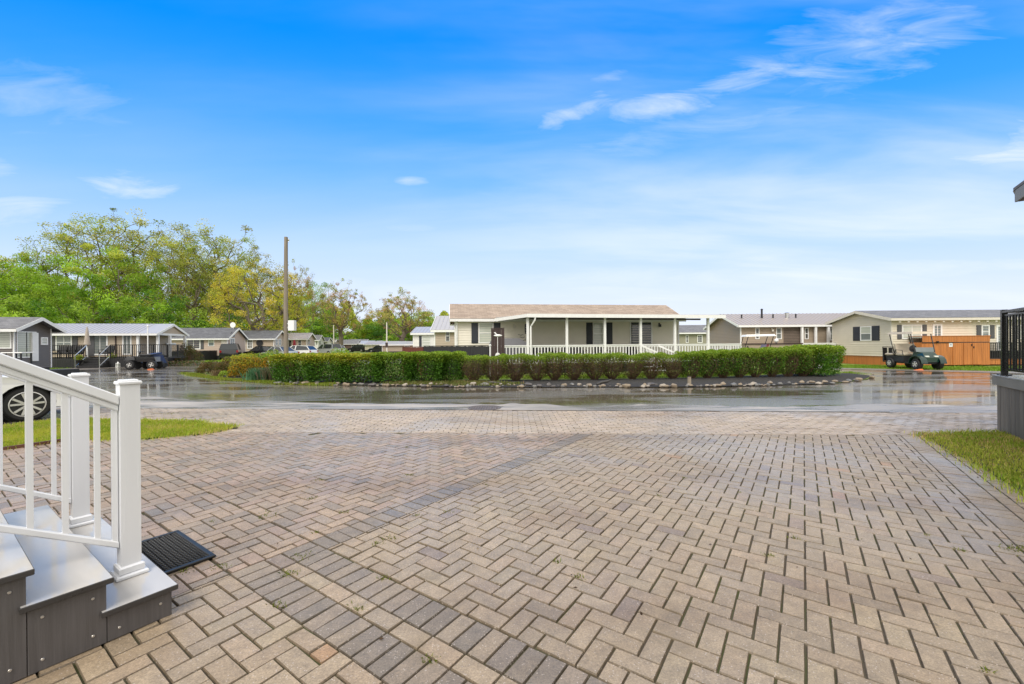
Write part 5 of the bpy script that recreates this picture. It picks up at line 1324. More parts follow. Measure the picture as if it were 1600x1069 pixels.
rp = at(460, 540, 64); rpz = thing('parasol', 'closed dark red parasol before the pinkish home', 'parasol', (rp.x, rp.y, .3)); mb = MB(); mb.tube([(0,0,0),(0,0,2.1)], .03, 6); mb.build('pole', M['white'], rpz); mb = MB(); mb.lathe([(.03,2.2),(.16,1.9),(.28,.9),(.1,.8)], 10); mb.build('canopy', mat_once('dark_red_canvas', (.28,.015,.03), .7), rpz)
H6 = far_home('small white home with grey roof and dark door far along the road', 497, 84, 10, 10, 4, 531.2, .95, 'whitewall', 'sh_grey',
     [('F', 490, 533, 492.5, 541, dict(pane='glass_dark', mh=0, fw=.05, name='door')), ('F', 494, 533, 496, 539, dict(pane='glass_dark', fw=.03)), ('R', 498.5, 533, 501, 539, dict(pane='glass_dark', fw=.04))])
H7 = far_home('pale home with dark gable roof beyond the small white home', 511, 98, 10, 9, 4, 533, .8, 'offw' if False else 'cream', 'sh_dark', [('F', 505, 535, 509, 541, dict(pane='glass_dark', fw=.05))])
H7b = far_home('cream home with pale gable behind the far silver cars', 523, 112, 12, 9, 5, 534, .8, 'pinkbeige', 'metal_taupe', [('F', 515, 535.5, 519, 540, dict(pane='glass_dark', fw=.05))])
H8a = far_home('distant dark brown cabin with twin gables, left one', 557, 118, 4, 5.2, 5, 537.2, 1.1, 'brown', 'sh_grey', [('F', 549, 539, 553, 543, dict(pane='glass_dark', frame='brown' if False else 'offwhite', fw=.05))])
H8b = far_home('distant dark brown cabin with orange brown porch', 570.5, 120, 4, 5.0, 5, 537.0, 1.2, 'brown', 'sh_grey', [('F', 560, 540.5, 568, 543, dict(pane='glass_dark', frame='orange_wood', fw=.09))])
H9 = far_home('distant slate blue home with white roof edge and windows', 597, 118, -6, 9.5, 5, 537.0, .8, 'slate', 'metal_roof', [('F', 581.5, 538.3, 586, 542.5, dict(pane='glass_dark', mv=1, mh=0, fw=.1)), ('F', 589, 538.5, 595, 542, dict(pane='glass_mid', mv=2, mh=0, fw=.1))])
H10 = far_home('distant beige home half hidden by the budding tree trunk', 626, 100, -8, 9, 5, 538, .7, 'beige', 'metal_taupe', [('F', 610, 539, 614, 543, dict(pane='glass_dark', fw=.06)), ('F', 618, 539, 622, 543, dict(pane='glass_dark', fw=.06))])
H10b = far_home('distant tan home with long white roof left of the flat roofed white home', 652, 70, -4, 6, 5, 538.4, .5, 'tan', 'metal_roof', [('F', 632, 540, 640, 543, dict(pane='glass_dark', fw=.06))])
mb = MB()
# black low fence before the far homes
pA = g(262, 566); pB = g(345, 562.5)
board_fence('board_fence', 'long low black fence before the beige home with the arched window', (pA.x, pA.y), (pB.x, pB.y), 1.02, 'black_paint', bw=.2)
q_ = at(297, 540, 36); bxx = thing('utility_box', 'low pale grey utility box on the grass beside the round shrub', 'utility box', (q_.x, q_.y, 0)); mb = MB(); mb.bevbox(-.42,.42,-.3,.3,-.05,.24,.03); mb.build('cabinet', M['concrete'], bxx); mb = MB(); mb.bevbox(-.44,.44,-.32,.32,.24,.27,.02); mb.build('lid', M['offwhite'], bxx)
# satellite dish on the beige home
a_ = H3.root; q_ = at(364.5, 511, 47.5)
sd_ = thing('satellite_dish', 'small white satellite dish on the arched window home roof', 'satellite dish', (q_.x, q_.y, at(364, 515, 47.5).z)); mb = MB(); mb.tube([(0,0,-.1),(0,0,.55)], .03, 6); mb.build('mast', M['white'], sd_); mb = MB(); mb.lathe([(.3,.0),(.2,.06),(.0,.09),(.2,.09),(.32,.02)], 14, (0,-.1,.5), 'y'); mb.build('dish', M['white'], sd_)

# ------------------------------------------------------------------ vehicles further off
def car_px(px, py_ground, Yd, rz, paint, L, H, kind, label, name='parked_car', group='cars parked along the road'):
    q_ = at(px, 540, Yd); return car(name, label, 'car', (q_.x, q_.y, 0), R(rz), M[paint], L, 1.8, H, kind, group)
car_px(466, 553, 52, 172, 'white_paint', 4.3, 1.55, 'hatch', 'white hatchback parked far behind the green hedge')
car_px(511, 551, 62, 150, 'silver_paint', 4.7, 1.75, 'suv', 'silver people carrier parked beyond the hedge')
car_px(530, 551, 66, 115, 'silver_paint', 4.4, 1.5, 'sedan', 'pale grey car right of the silver people carrier')
car_px(361, 545, 47, 118, 'black_paint_car', 4.6, 1.80, 'suv', 'black pickup like car before the arched window home')
car_px(409, 545, 50, 180, 'black_paint_car', 4.4, 1.5, 'sedan', 'black car top showing over the clipped back hedge')
car_px(436, 549, 48, 160, 'silver_paint', 4.3, 1.42, 'sedan', 'light car bonnet just left of the utility pole')
car_px(592, 548, 96, 170, 'black_paint_car', 4.6, 1.6, 'sedan', 'dark car before the distant slate blue home')
car_px(558, 549, 104, 175, 'black_paint_car', 4.6, 1.7, 'suv', 'dark car before the distant brown cabins')

# golf carts
def golf_cart(name, label, loc, rz, paint, seatm, roofm, rack=True):
    r = thing(name, label, 'golf cart', loc, rz, 'golf carts')
    wr = .27
    for x in (-.83, .83):
        for s in (-1, 1): wheel(r, x, s*.46, wr, s, .20, .52, 5, False)
    mb = MB(); mb.box(-1.15, 1.0, -.42, .42, .28, .36); mb.build('chassis', M['dark_plastic'], r)
    mb = MB()      # front cowl
    mb.add([(.45,-.42,.34),(1.12,-.28,.38),(1.12,.28,.38),(.45,.42,.34),(.50,-.44,.62),(1.12,-.33,.60),(1.12,.33,.60),(.50,.44,.62),(.55,-.40,.92),(.92,-.28,.84),(.92,.28,.84),(.55,.40,.92)],
           [(0,3,2,1),(0,1,5,4),(1,2,6,5),(2,3,7,6),(3,0,4,7),(4,5,9,8),(5,6,10,9),(6,7,11,10),(7,4,8,11),(8,9,10,11)])
    for s in (-1, 1):
        arc = [(.83+.40*math.cos(t), .30+.40*math.sin(t)) for t in np.linspace(.1, math.pi-.1, 9)]
        for i in range(8): (x0, z0), (x1, z1) = arc[i], arc[i+1]; mb.hexa([(x0,s*.42-.14,z0-.03),(x0,s*.42+.14,z0-.03),(x1,s*.42+.14,z1-.03),(x1,s*.42-.14,z1-.03),(x0,s*.42-.14,z0+.02),(x0,s*.42+.14,z0+.02),(x1,s*.42+.14,z1+.02),(x1,s*.42-.14,z1+.02)])
    mb.build('cowl', paint, r)
    for s in (-1, 1): mb = MB(); mb.hexa([(1.09,s*.20-.09,.64),(1.13,s*.20-.07,.63),(1.13,s*.20+.07,.63),(1.09,s*.20+.09,.64),(1.04,s*.20-.10,.70),(1.08,s*.20-.09,.70),(1.08,s*.20+.09,.70),(1.04,s*.20+.10,.70)]); mb.build('headlight', M['glass_curtain'], r)
    mb = MB(); mb.hexa([(-1.1,-.48,.36),(.0,-.48,.36),(.0,.48,.36),(-1.1,.48,.36),(-1.15,-.50,.66),(.0,-.46,.66),(.0,.46,.66),(-1.15,.50,.66)]); mb.build('rear_body', paint if not rack else M['dark_plastic'], r)
    mb = MB(); mb.bevbox(-.50, .04, -.47, .47, .67, .80, .04); mb.build('seat', seatm, r)
    mb = MB(); mb.hexa([(-.56,-.46,.82),(-.42,-.46,.82),(-.42,.46,.82),(-.56,.46,.82),(-.68,-.46,1.30),(-.56,-.46,1.30),(-.56,.46,1.30),(-.68,.46,1.30)]); mb.build('backrest', seatm, r)
    if rack:
        mb = MB(); mb.bevbox(-1.25, -.72, -.47, .47, .67, .79, .04); mb.build('seat', seatm, r)
        mb = MB(); mb.hexa([(-.74,-.46,.84),(-.66,-.46,.84),(-.66,.46,.84),(-.74,.46,.84),(-.74,-.46,1.15),(-.68,-.46,1.15),(-.68,.46,1.15),(-.74,.46,1.15)]); mb.build('backrest', seatm, r)
        mb = MB(); mb.box(-1.5, -1.24, -.40, .40, .30, .34)
        for s in (-1, 1): mb.tube([(-1.2, s*.40, .34), (-1.45, s*.40, .34), (-1.50, s*.40, 1.12)], .02, 6)
        mb.tube([(-1.50,-.40,1.12),(-1.50,.40,1.12)], .02, 6)
        for s in (-.3, 0, .3): mb.box(-1.52, -1.47, s-.1, s+.1, .36, 1.08)
        mb.build('rear_rack', M['black_metal'], r)
    mb = MB(); mb.hexa([(-1.05,-.50,1.80),(.60,-.50,1.78),(.60,.50,1.78),(-1.05,.50,1.80),(-.97,-.44,1.91),(.52,-.44,1.90),(.52,.44,1.90),(-.97,.44,1.91)]); mb.build('roof', roofm, r)
    for s in (-1, 1):
        mb = MB()
        mb.tube([(.70, s*.44, .86), (.45, s*.46, 1.79)], .022, 6); mb.tube([(-.62, s*.46, .80), (-.92, s*.46, 1.79)], .022, 6); mb.tube([(-.55, s*.48, .66), (-.50, s*.48, .98), (-.05, s*.48, .95), (.0, s*.48, .70)], .015, 6)
        mb.build('roof_strut', M['black_metal'], r)
    mb = MB(); mb.add([(.70,-.40,.88),(.70,.40,.88),(.64,.41,1.10),(.64,-.41,1.10),(.715,-.40,.885),(.715,.40,.885),(.655,.41,1.105),(.655,-.41,1.105)], [(0,1,2,3),(7,6,5,4),(0,4,5,1),(1,5,6,2),(2,6,7,3),(3,7,4,0)]); mb.build('windscreen', M['glass_mid'], r)
    mb = MB(); mb.tube([(.62, -.22, .78), (.30, -.22, 1.02)], .02, 6); mb.lathe([(.17, -.012), (.185, 0), (.17, .012), (.155, 0)], 16, (.28, -.22, 1.04), 'x'); mb.build('steering_wheel', M['dark_plastic'], r)
    return r
M['green_paint'] = mat('dark_green_paint', (0.005, 0.028, 0.021), 0.25, var=0, coat=.7); M['cream_vinyl'] = mat('cream_vinyl', (0.50, 0.43, 0.33), .45, var=.1); M['burgundy'] = mat('burgundy_paint', (0.16, 0.02, 0.03), .35, var=.05, coat=.4)
q_ = at(1427, 540, 21.6); gc1 = golf_cart('golf_cart', 'dark green golf cart with cream seats parked before the orange shed', (q_.x, q_.y, 0), R(-97), M['green_paint'], M['cream_vinyl'], M['cream_vinyl'])
q_ = at(1178, 540, 25.5); gc2 = golf_cart('golf_cart', 'burgundy golf cart with white roof half hidden behind the hedge', (q_.x, q_.y, 0), R(168), M['burgundy'], M['burgundy'], M['white'], rack=False)
q_ = at(1425, 540, 21.0); ch = thing('wheel_chock', 'orange chock on the wet ground below the green golf cart', 'chock', (q_.x-.25, q_.y-.6, 0)); mb = MB(); mb.hexa([(-.2,-.08,0),(.2,-.08,0),(.2,.08,0),(-.2,.08,0),(-.16,-.05,.03),(.12,-.05,.07),(.12,.05,.07),(-.16,.05,.03)]); mb.build('wedge', mat_once('orange_plastic', (.6,.14,.03), .5), ch)
q_ = at(1262.5 if False else 1205, 540, 26); tr = thing('wheel', 'dark spare tyre lying behind the burgundy golf cart', 'tyre', (q_.x, q_.y, .0)); mb = MB(); mb.lathe([(.2,.62),(.36,.62),(.42,.68),(.42,.78),(.36,.84),(.2,.84)], 20); mb.lathe([(.3,0),(.3,.6)], 12); mb.build('tyre', M['rubber'], tr)

# utility pole with the white box
q_ = g(448, 590); Yp_ = 16.9; q_ = at(447.2, 560, Yp_)
up = thing('utility_pole', 'tall weathered wooden utility pole standing in the hedge', 'utility pole', (q_.x, q_.y, 0))
ztop = at(449, 370.5, Yp_).z
mb = MB(); mb.tube([(0,0,-.1), (.0,0,ztop*.5), (.03,0,ztop)], [.092, .08, .068], 12); mb.build('pole', mat('weathered_pole', (0.24, 0.205, 0.16), .85, var=.35, vscale=3, bump=.004, bscale=14, aniso=(3,3,.2)), up, smooth=True)
zb1, zb2 = at(455, 517, Yp_).z, at(455, 501, Yp_).z
mb = MB(); mb.bevbox(.135, .37, -.10, .10, zb1, zb2, .01); mb.build('meter_box', M['white'], up)
mb = MB(); mb.tube([(.05, -.05, zb1-.12), (.2, -.03, zb1-.09), (.24, -.02, zb1)], .012, 6); mb.box(.06, .14, -.04, .04, zb1+.1, zb1+.15); mb.box(.06, .14, -.04, .04, zb2-.15, zb2-.1); mb.build('bracket', M['chrome'], up)
mb = MB(); mb.tube([(.075,-.01,ztop-.22),(.14,-.02,ztop-.20),(.14,-.02,ztop-.12)], .012, 6); mb.lathe([(.03,0),(.04,.04),(.02,.09)], 8, (.14,-.02,ztop-.16)); mb.build('insulator', M['chrome'], up)
for (px, Yd, top, lb) in ((604.5, 60, 504, 'thin pale pole far behind the hedge near the budding tree'), (521.5, 75, 508, 'thin pale pole among the distant trees right of the utility pole')):
    q_ = at(px, 540, Yd); t_ = thing('far_pole', lb, 'pole', (q_.x, q_.y, 0)); mb = MB(); mb.tube([(0,0,0),(0,0,at(px, top, Yd).z)], [.11,.07], 8); mb.build('pole', M['offwhite'], t_)
    mb = MB(); mb.bevbox(-.18,.18,-.15,-.1,1.2,1.9,.02); mb.build('meter_box', M['choc'], t_)
q_ = g(1077, 602); wp = thing('marker_post', 'short pale wooden marker post standing in the dark mulch', 'post', (q_.x, q_.y, 0)); mb = MB(); mb.bevbox(-.045,.045,-.045,.045,0,.28,.008); mb.build('post', mat_once('pale_wood', (.32,.27,.2), .8, var=.2), wp); mb = MB(); mb.bevbox(-.05,.05,-.05,.05,.28,.295,.004); mb.build('cap', M['choc'], wp)
# ------------------------------------------------------------------ trees
def tree_proto(seed, H, r0, fork, W, zc, zr, K, cr, per, size, cols, inner=.4, sq=.75, clumpvar=.22, bf=.25, lean=0.0):
    """a crown of K leaf clumps inside an uneven ellipsoid, each hung on a branch grown from the trunk"""
    r_ = np.random.default_rng(seed); rnd = random.Random(seed)
    ph = r_.uniform(0, 6.28, 4); pts = []
    while len(pts) < K:
        v = r_.normal(size=3); v /= np.linalg.norm(v); rad = r_.uniform(inner, 1)**.5
        a = math.atan2(v[1], v[0]); lob = 1+.16*math.sin(2*a+ph[0])+.12*math.sin(3*a+ph[1])+.12*math.sin(4*v[2]+ph[2])
        p = v*rad*lob*np.array([W, W, zr])+np.array([lean, 0, zc])
        if p[2] > H*fork*.55: pts.append(p)
    mids = [np.array([rnd.gauss(0, W*.25)+lean*.5, rnd.gauss(0, W*.25), zc+rnd.uniform(-.7, .5)*zr]) for _ in range(max(6, K//4))]
    nodes = [np.array([0, 0, -.1]), np.array([lean*.1, 0, H*fork*.5]), np.array([lean*.25, 0, H*fork])]; par = [-1, 0, 1]; plen = [0, 0, 0]
    todo = sorted(pts+mids, key=lambda p: np.linalg.norm(p-nodes[2])); leafy = []
    for p in todo:
        best = min(range(1, len(nodes)), key=lambda i: np.linalg.norm(p-nodes[i])+bf*plen[i]+(2.5*max(0, nodes[i][2]-p[2]+.2)))
        d = np.linalg.norm(p-nodes[best])
        # a bend half way, so limbs curve
        m = (p+nodes[best])/2+r_.normal(size=3)*d*.05+np.array([0, 0, -d*.05])
        nodes.append(m); par.append(best); plen.append(plen[best]+d/2); nodes.append(p); par.append(len(nodes)-2); plen.append(plen[best]+d); leafy.append(len(nodes)-1)
    cnt = [0]*len(nodes)
    for i in leafy:
        k = i
        while k >= 0: cnt[k] += 1; k = par[k]
    rad_ = [r0*max(.0035, (c_/K))**.60 for c_ in cnt]
    mb = MB()
    for i in range(1, len(nodes)): mb.tube([nodes[par[i]], nodes[i]], [min(rad_[par[i]], rad_[i]*1.25), rad_[i]], 7 if rad_[i] > .12 else 4, cap=False)
    mb.tube([(0,0,-.1), (0,0,.5)], [r0*1.5, r0*1.05], 9, cap=False)
    Ps = []; Cs = []; cols = np.array(cols)
    for p in pts:
        k = int(per*rnd.uniform(.55, 1.45)); R_ = cr*rnd.uniform(.6, 1.35)
        v = r_.normal(size=(k, 3)); v /= np.linalg.norm(v, axis=1)[:, None]; q = p+v*(R_*np.array([1, 1, sq]))*(r_.random((k, 1))**.35)
        c = cols[r_.integers(len(cols))]*(1+r_.normal()*clumpvar); Ps.append(q); Cs.append(np.clip(c[None]*(1+r_.normal(0, .15, (k, 1))), .004, 1))
    P = np.concatenate(Ps); Cc = np.concatenate(Cs); V = leaf_quads(P, size, .5, .62)
    return dict(mb=mb, V=V, C=Cc, top=np.percentile(P[:, 2], 99.7), rad=np.percentile(np.abs(P[:, 0]-lean*.5), 97), used=None)
GY = [(0.44, 0.47, 0.09), (0.36, 0.43, 0.08), (0.50, 0.48, 0.13), (0.28, 0.36, 0.06)]
GB = [(0.26, 0.42, 0.04), (0.32, 0.48, 0.05), (0.17, 0.32, 0.03), (0.36, 0.50, 0.07)]
GD = [(0.07, 0.17, 0.02), (0.10, 0.22, 0.03), (0.13, 0.26, 0.03)]
OL = [(0.40, 0.42, 0.11), (0.46, 0.42, 0.14), (0.32, 0.39, 0.09)]
OK_ = [(0.52, 0.47, 0.06), (0.42, 0.44, 0.06), (0.58, 0.48, 0.08)]
RD_ = [(0.50, 0.34, 0.17), (0.42, 0.38, 0.13), (0.56, 0.36, 0.20), (0.36, 0.37, 0.10)]
protos = {
 'sparse': tree_proto(11, 20, .46, .26, 7.2, 13.2, 7.2, 300, .82, 60, .20, GY+OL[:1], inner=.25, bf=.38),
 'sparse2': tree_proto(23, 20, .42, .30, 5.6, 13.5, 6.8, 240, .82, 62, .20, OL+GY[:3], inner=.25, bf=.38),
 'bright': tree_proto(5, 16, .40, .18, 6.0, 9.3, 6.6, 95, 1.35, 230, .25, GB, inner=.35),
 'bright2': tree_proto(8, 16, .40, .16, 7.0, 9.0, 6.0, 105, 1.40, 210, .25, GB+GY[:1], inner=.35, sq=.5),
 'oak': tree_proto(31, 15, .62, .22, 8.0, 8.6, 5.6, 170, .95, 110, .22, OK_, inner=.45, bf=.3, sq=.6),
 'bud': tree_proto(44, 14, .46, .24, 5.8, 8.8, 5.0, 260, .62, 52, .20, RD_+GY[:1], inner=.3, bf=.3),
 'bush': tree_proto(52, 7, .18, .08, 4.2, 3.6, 3.3, 60, 1.05, 170, .24, GB+GY[1:2], inner=.45),
 'bush2': tree_proto(57, 7, .18, .08, 4.0, 3.4, 3.3, 56, 1.1, 175, .24, GD+GB[:1], inner=.45),
}
def tree(kind, label, px, Yd, top_py, half_px, rz, name='tree', zg=-.06, group='trees of the wood behind the homes', vert=1.0):
    p = protos[kind]; q_ = at(px, 540, Yd); ht = at(px, top_py, Yd).z; sz = ht/p['top']; sx = (half_px/FPX*Yd)/p['rad']
    r = thing(name, label, 'tree' if name != 'shrub' else 'shrub', (q_.x, q_.y, zg), R(rz), group); r.scale = (sx, sx, sz)
    if p['used'] is None:
        t = p['mb'].build('trunk', M['bark'], r, smooth=True); c_ = np_mesh('crown', p['V'], 4, p['C'], M['leaf'], r); p['used'] = (t, c_)
    else:
        for s_ in p['used']: d = s_.copy(); C.objects.link(d); d.parent = r
    return r
T = [('bright', 'bright green tree at the far left edge of the wood', -10, 66, 398, 62, 20), ('bright2', 'mid green tree left of the tall sparse one, seen over the grey brown home', 42, 74, 393, 56, 130),
 ('sparse', 'tallest tree, thin pale spring leaves, standing above the sand home', 138, 80, 328, 76, 140), ('sparse2', 'tall thin leaved tree just right of the tallest one', 198, 84, 334, 66, 75),
 ('bright2', 'broad bright green layered tree before the two tallest ones', 178, 64, 386, 76, 200), ('sparse2', 'olive tinted tree between the layered green tree and the paired sparse ones', 250, 86, 368, 52, 160),
 ('sparse', 'tall airy tree left of the oak, first of a pair', 300, 80, 360, 52, 220), ('sparse2', 'tall airy tree with its top above the yellow oak, second of a pair', 345, 84, 351, 58, 300),
 ('sparse', 'airy olive tree behind the yellow oak crown', 392, 90, 392, 52, 100), ('oak', 'spreading yellow green oak with thick forked trunk left of the utility pole', 402, 60, 412, 70, 40),
 ('bud', 'thin branched tree reaching over the utility pole', 462, 86, 408, 34, 10), ('bright', 'green tree just right of the utility pole', 492, 122, 444, 28, 60),
 ('bud', 'rounded budding tree with dark trunk right of the utility pole', 533, 90, 437, 40, 150), ('bud', 'flat topped reddish budding tree left of the cream home', 628, 82, 450, 50, 260),
 ('bright2', 'pale green small tree behind the distant brown cabins', 575, 142, 494, 24, 10), ('oak', 'low yellow green tree in the gap between the two budding ones', 600, 144, 484, 30, 90),
 ('bright', 'green tree behind the white flat edged home', 662, 122, 486, 30, 200), ('sparse', 'thin tree behind the first airy pair', 322, 96, 380, 46, 30),
 ('oak', 'yellow green tree behind the charcoal roofed home', 438, 88, 452, 34, 170), ('bright', 'full green tree below the tallest tree at its left', 92, 70, 430, 44, 260),
 ('sparse2', 'sparse tree behind the bright one at the far left edge', 10, 92, 404, 56, 200), ('oak', 'yellow green tree low between the rounded budding tree and the pole', 505, 130, 476, 34, 280), ('sparse', 'slim leafless looking tree left of the oak trunk', 365, 72, 400, 38, 330),]
for a in T: tree(*a)
S = [('bush', 'bright green bush behind the roof of the grey brown home', 18, 52, 462, 46, 0), ('bush2', 'green bush behind the left end of the pale metal roof', 78, 53, 470, 40, 90), ('bush', 'yellowish green bush over the middle of the pale metal roof', 130, 52, 474, 36, 200),
 ('bush', 'light green rounded bush above the porch gable', 192, 50, 472, 34, 40), ('bush2', 'large deep green bush just right of the porch gable', 248, 52, 458, 42, 120), ('bush', 'green bush above the dark shingle roof', 305, 60, 484, 40, 250),
 ('bush2', 'dark green bush behind the roof ridge left of the oak trunk', 352, 66, 492, 38, 10), ('bush', 'green bush right of the oak trunk', 432, 70, 496, 36, 60), ('bush2', 'green bush behind the pinkish home', 478, 104, 500, 36, 140), ('bush', 'pale green bush behind the small white home', 520, 128, 505, 34, 230),
 ('bush2', 'green bush behind the distant slate blue home', 592, 138, 508, 30, 300), ('bush', 'bright bush behind the distant beige home', 640, 118, 500, 34, 80), ('bush2', 'deep green bush beyond the reddish tree trunk', 612, 134, 496, 34, 190)]
for a in S: tree(*a, name='shrub')
# the wood behind: one mass of foliage
def wood_mass(name, label, px0, px1, Y0, Y1, top, n, size, cols):
    u = rng.uniform(px0, px1, n); Yd = rng.uniform(Y0, Y1, n); X_ = (u-PX0)/FPX*Yd
    tp = np.interp(u, *zip(*top)); hmax = CAM_H+(545-tp)/FPX*Yd*(0.86+0.14*np.sin(u*.21)+0.10*np.sin(u*.083+1))
    z = hmax*rng.random(n)**.75
    # gaps and clumps
    nz = np.array([vnoise(a, b, .33) for a, b in zip(X_+Yd*.3, z*1.3)]); keep = nz+rng.normal(0, .12, n) > np.where(z < 6, .22, .36)
    P = np.stack([X_, Yd, z], 1)[keep]; nz = nz[keep]
    cols = np.array(cols); t_ = np.clip((np.array([vnoise(a+50, b, .16) for a, b in zip(P[:, 0], P[:, 2])])-.2)*1.5, 0, .999)*(len(cols)-1); i = t_.astype(int); f = (t_-i)[:, None]
    Cc = (cols[i]*(1-f)+cols[np.minimum(i+1, len(cols)-1)]*f)*(1+rng.normal(0, .16, (len(P), 1)))
    o = np_mesh(name, leaf_quads(P, size, .4, .65), 4, np.clip(Cc, .005, 1), M['leaf']); o['kind'] = 'stuff'; o['label'] = label; o['category'] = 'wood'
wood_mass('distant_wood', 'dense spring green wood behind the left homes', -140, 470, 86, 102, [(-140, 440), (0, 448), (60, 452), (160, 440), (250, 438), (330, 436), (400, 446), (440, 462), (470, 476)], 68000, .55, [GD[1], GB[0], GY[1], GY[0]])
wood_mass('distant_wood', 'pale yellow green wood far beyond the cars and cabins', 430, 720, 146, 168, [(430, 470), (480, 478), (540, 476), (575, 498), (600, 492), (660, 490), (720, 498)], 46000, .85, [GB[0], GY[1], OK_[1], GY[0]])
rails = MB()

# ------------------------------------------------------------------ hedge and shrubs of the island
HG = [(0.085, 0.20, 0.022), (0.12, 0.27, 0.03), (0.06, 0.15, 0.018)]
def hedge_proto(seed, w, d, h, n_leaf, n_stem, cols_top, cols_low, full, leaf=.045, z0=.12, top_band=.3, stemr=.009, topfrac=.5):
    """clipped shrub: stems fanning up from the base; leaves through the box, dense on its outside. full: 0 bare below .. 1 leafy to the ground"""
    r_ = np.random.default_rng(seed); mb = MB(); rnd = random.Random(seed); ends = []
    for i in range(n_stem):
        a = rnd.uniform(0, 6.283); k = rnd.random()**.5; x = math.cos(a)*k*w*.5; y = math.sin(a)*k*d*.5; hh = h*rnd.uniform(.62, .96)
        bx_, by = x*.22, y*.22; p = [(bx_, by, 0), (bx_+(x-bx_)*.62+rnd.gauss(0,.02), by+(y-by)*.62+rnd.gauss(0,.02), hh*.34), (bx_+(x-bx_)*.92+rnd.gauss(0,.03), by+(y-by)*.92+rnd.gauss(0,.03), hh*.68), (x, y, hh)]
        mb.tube(p, [stemr, stemr*.8, stemr*.55, stemr*.3], 4, cap=False)
        for b in range(5):
            t = rnd.uniform(.3, .95); q = Vector(p[1]).lerp(Vector(p[3]), t); e = q+Vector((rnd.gauss(0, .10), rnd.gauss(0, .10), rnd.uniform(.03, .20))); e.z = min(e.z, h); mb.tube([q, e], [stemr*.4, stemr*.15], 3, cap=False)
    n1 = int(n_leaf*topfrac); n2 = n_leaf-n1
    # top band
    x = r_.uniform(-.5, .5, n1)*w; y = r_.uniform(-.5, .5, n1)*d; bump = .035*np.sin(x*9+seed)+.03*np.sin(y*11+seed*2)
    z = h+bump - np.abs(r_.normal(0, 1, n1))*top_band*.38*h; P1 = np.stack([x, y, z], 1)
    # sides and inside
    a = r_.uniform(0, 6.283, n2); k = 1-np.abs(r_.normal(0, .22, n2)); zz = r_.random(n2)**(.8 if full > .5 else .45)*(h-z0)+z0
    taper = np.clip(.42+1.35*(zz/h), 0, 1.03) if full < .8 else np.clip(.82+.25*zz/h, 0, 1)
    along = r_.uniform(-1, 1, n2); sd = np.where(r_.random(n2) < .5, -1, 1); fx = r_.random(n2) < w/(w+d)
    P2 = np.stack([np.where(fx, along, sd*k)*w*.5*taper, np.where(fx, sd*k, along)*d*.5*taper, zz+r_.normal(0, .02, n2)], 1)
    P2[:, 0] += .03*np.sin(zz*13+a*3); P2[:, 1] += .04*np.sin(zz*9+a*5)
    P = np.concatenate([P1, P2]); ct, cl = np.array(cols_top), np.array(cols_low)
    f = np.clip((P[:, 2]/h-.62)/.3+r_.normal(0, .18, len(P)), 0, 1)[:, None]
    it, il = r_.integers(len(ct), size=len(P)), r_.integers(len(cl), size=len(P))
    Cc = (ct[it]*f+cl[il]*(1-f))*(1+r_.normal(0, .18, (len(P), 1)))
    return dict(mb=mb, V=leaf_quads(P, leaf, .25, .6), C=np.clip(Cc, .004, 1), used=None)
def put_shrub(p, name, label, cat, x, y, rz=0.0, s=(1,1,1), group=None, z=.02, twigm='twig'):
    r = thing(name, label, cat, (x, y, z), rz, group); r.scale = s
    if p['used'] is None:
        t = p['mb'].build('stems', M[twigm], r); c_ = np_mesh('foliage', p['V'], 4, p['C'], M['leaf'], r); p['used'] = (t, c_)
    else:
        for s_ in p['used']: d = s_.copy(); C.objects.link(d); d.parent = r
    return r
NEWG = [(0.24, 0.35, 0.035), (0.18, 0.31, 0.03), (0.30, 0.38, 0.045)]; NEWY = [(0.40, 0.42, 0.04), (0.34, 0.38, 0.04), (0.46, 0.40, 0.05), (0.26, 0.38, 0.03)]
BRN = [(0.15, 0.105, 0.05), (0.13, 0.12, 0.04), (0.18, 0.11, 0.055), (0.10, 0.14, 0.03), (0.08, 0.065, 0.035), (0.12, 0.16, 0.035)]
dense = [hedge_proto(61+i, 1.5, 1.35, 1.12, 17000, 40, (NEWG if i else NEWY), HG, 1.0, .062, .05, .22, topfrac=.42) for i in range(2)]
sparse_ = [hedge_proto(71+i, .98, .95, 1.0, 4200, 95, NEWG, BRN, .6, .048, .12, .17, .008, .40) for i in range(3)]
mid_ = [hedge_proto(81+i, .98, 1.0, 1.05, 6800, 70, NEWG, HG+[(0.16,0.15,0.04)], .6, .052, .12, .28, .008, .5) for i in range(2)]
def hline(px, base_py, h_):           # centre of a shrub whose front base shows at base_py
    q = g(px, base_py, .02); return q
ds = [(452, 599.5), (503, 600), (556, 599.5), (610, 599), (662, 598), (700, 597)]
dl = ['leftmost full shrub of the dense green hedge, at the utility pole', 'second full green hedge shrub, yellow tinged on top', 'third full green hedge shrub', 'full green hedge shrub before the far budding tree', 'full green hedge shrub before the red brown fence', 'last full green hedge shrub before the brown bare ones']
dl[2] = 'full green hedge shrub below the distant brown cabins'
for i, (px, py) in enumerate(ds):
    q = g(px, py, .02); put_shrub(dense[0 if i < 3 else 1], 'hedge_shrub', dl[i], 'hedge shrub', q.x, q.y+.62, random.choice((0, math.pi))+random.uniform(-.1, .1), (1.02 if i < 5 else .75, 1, .95+random.uniform(-.04, .04)), 'clipped hedge shrubs of the island')
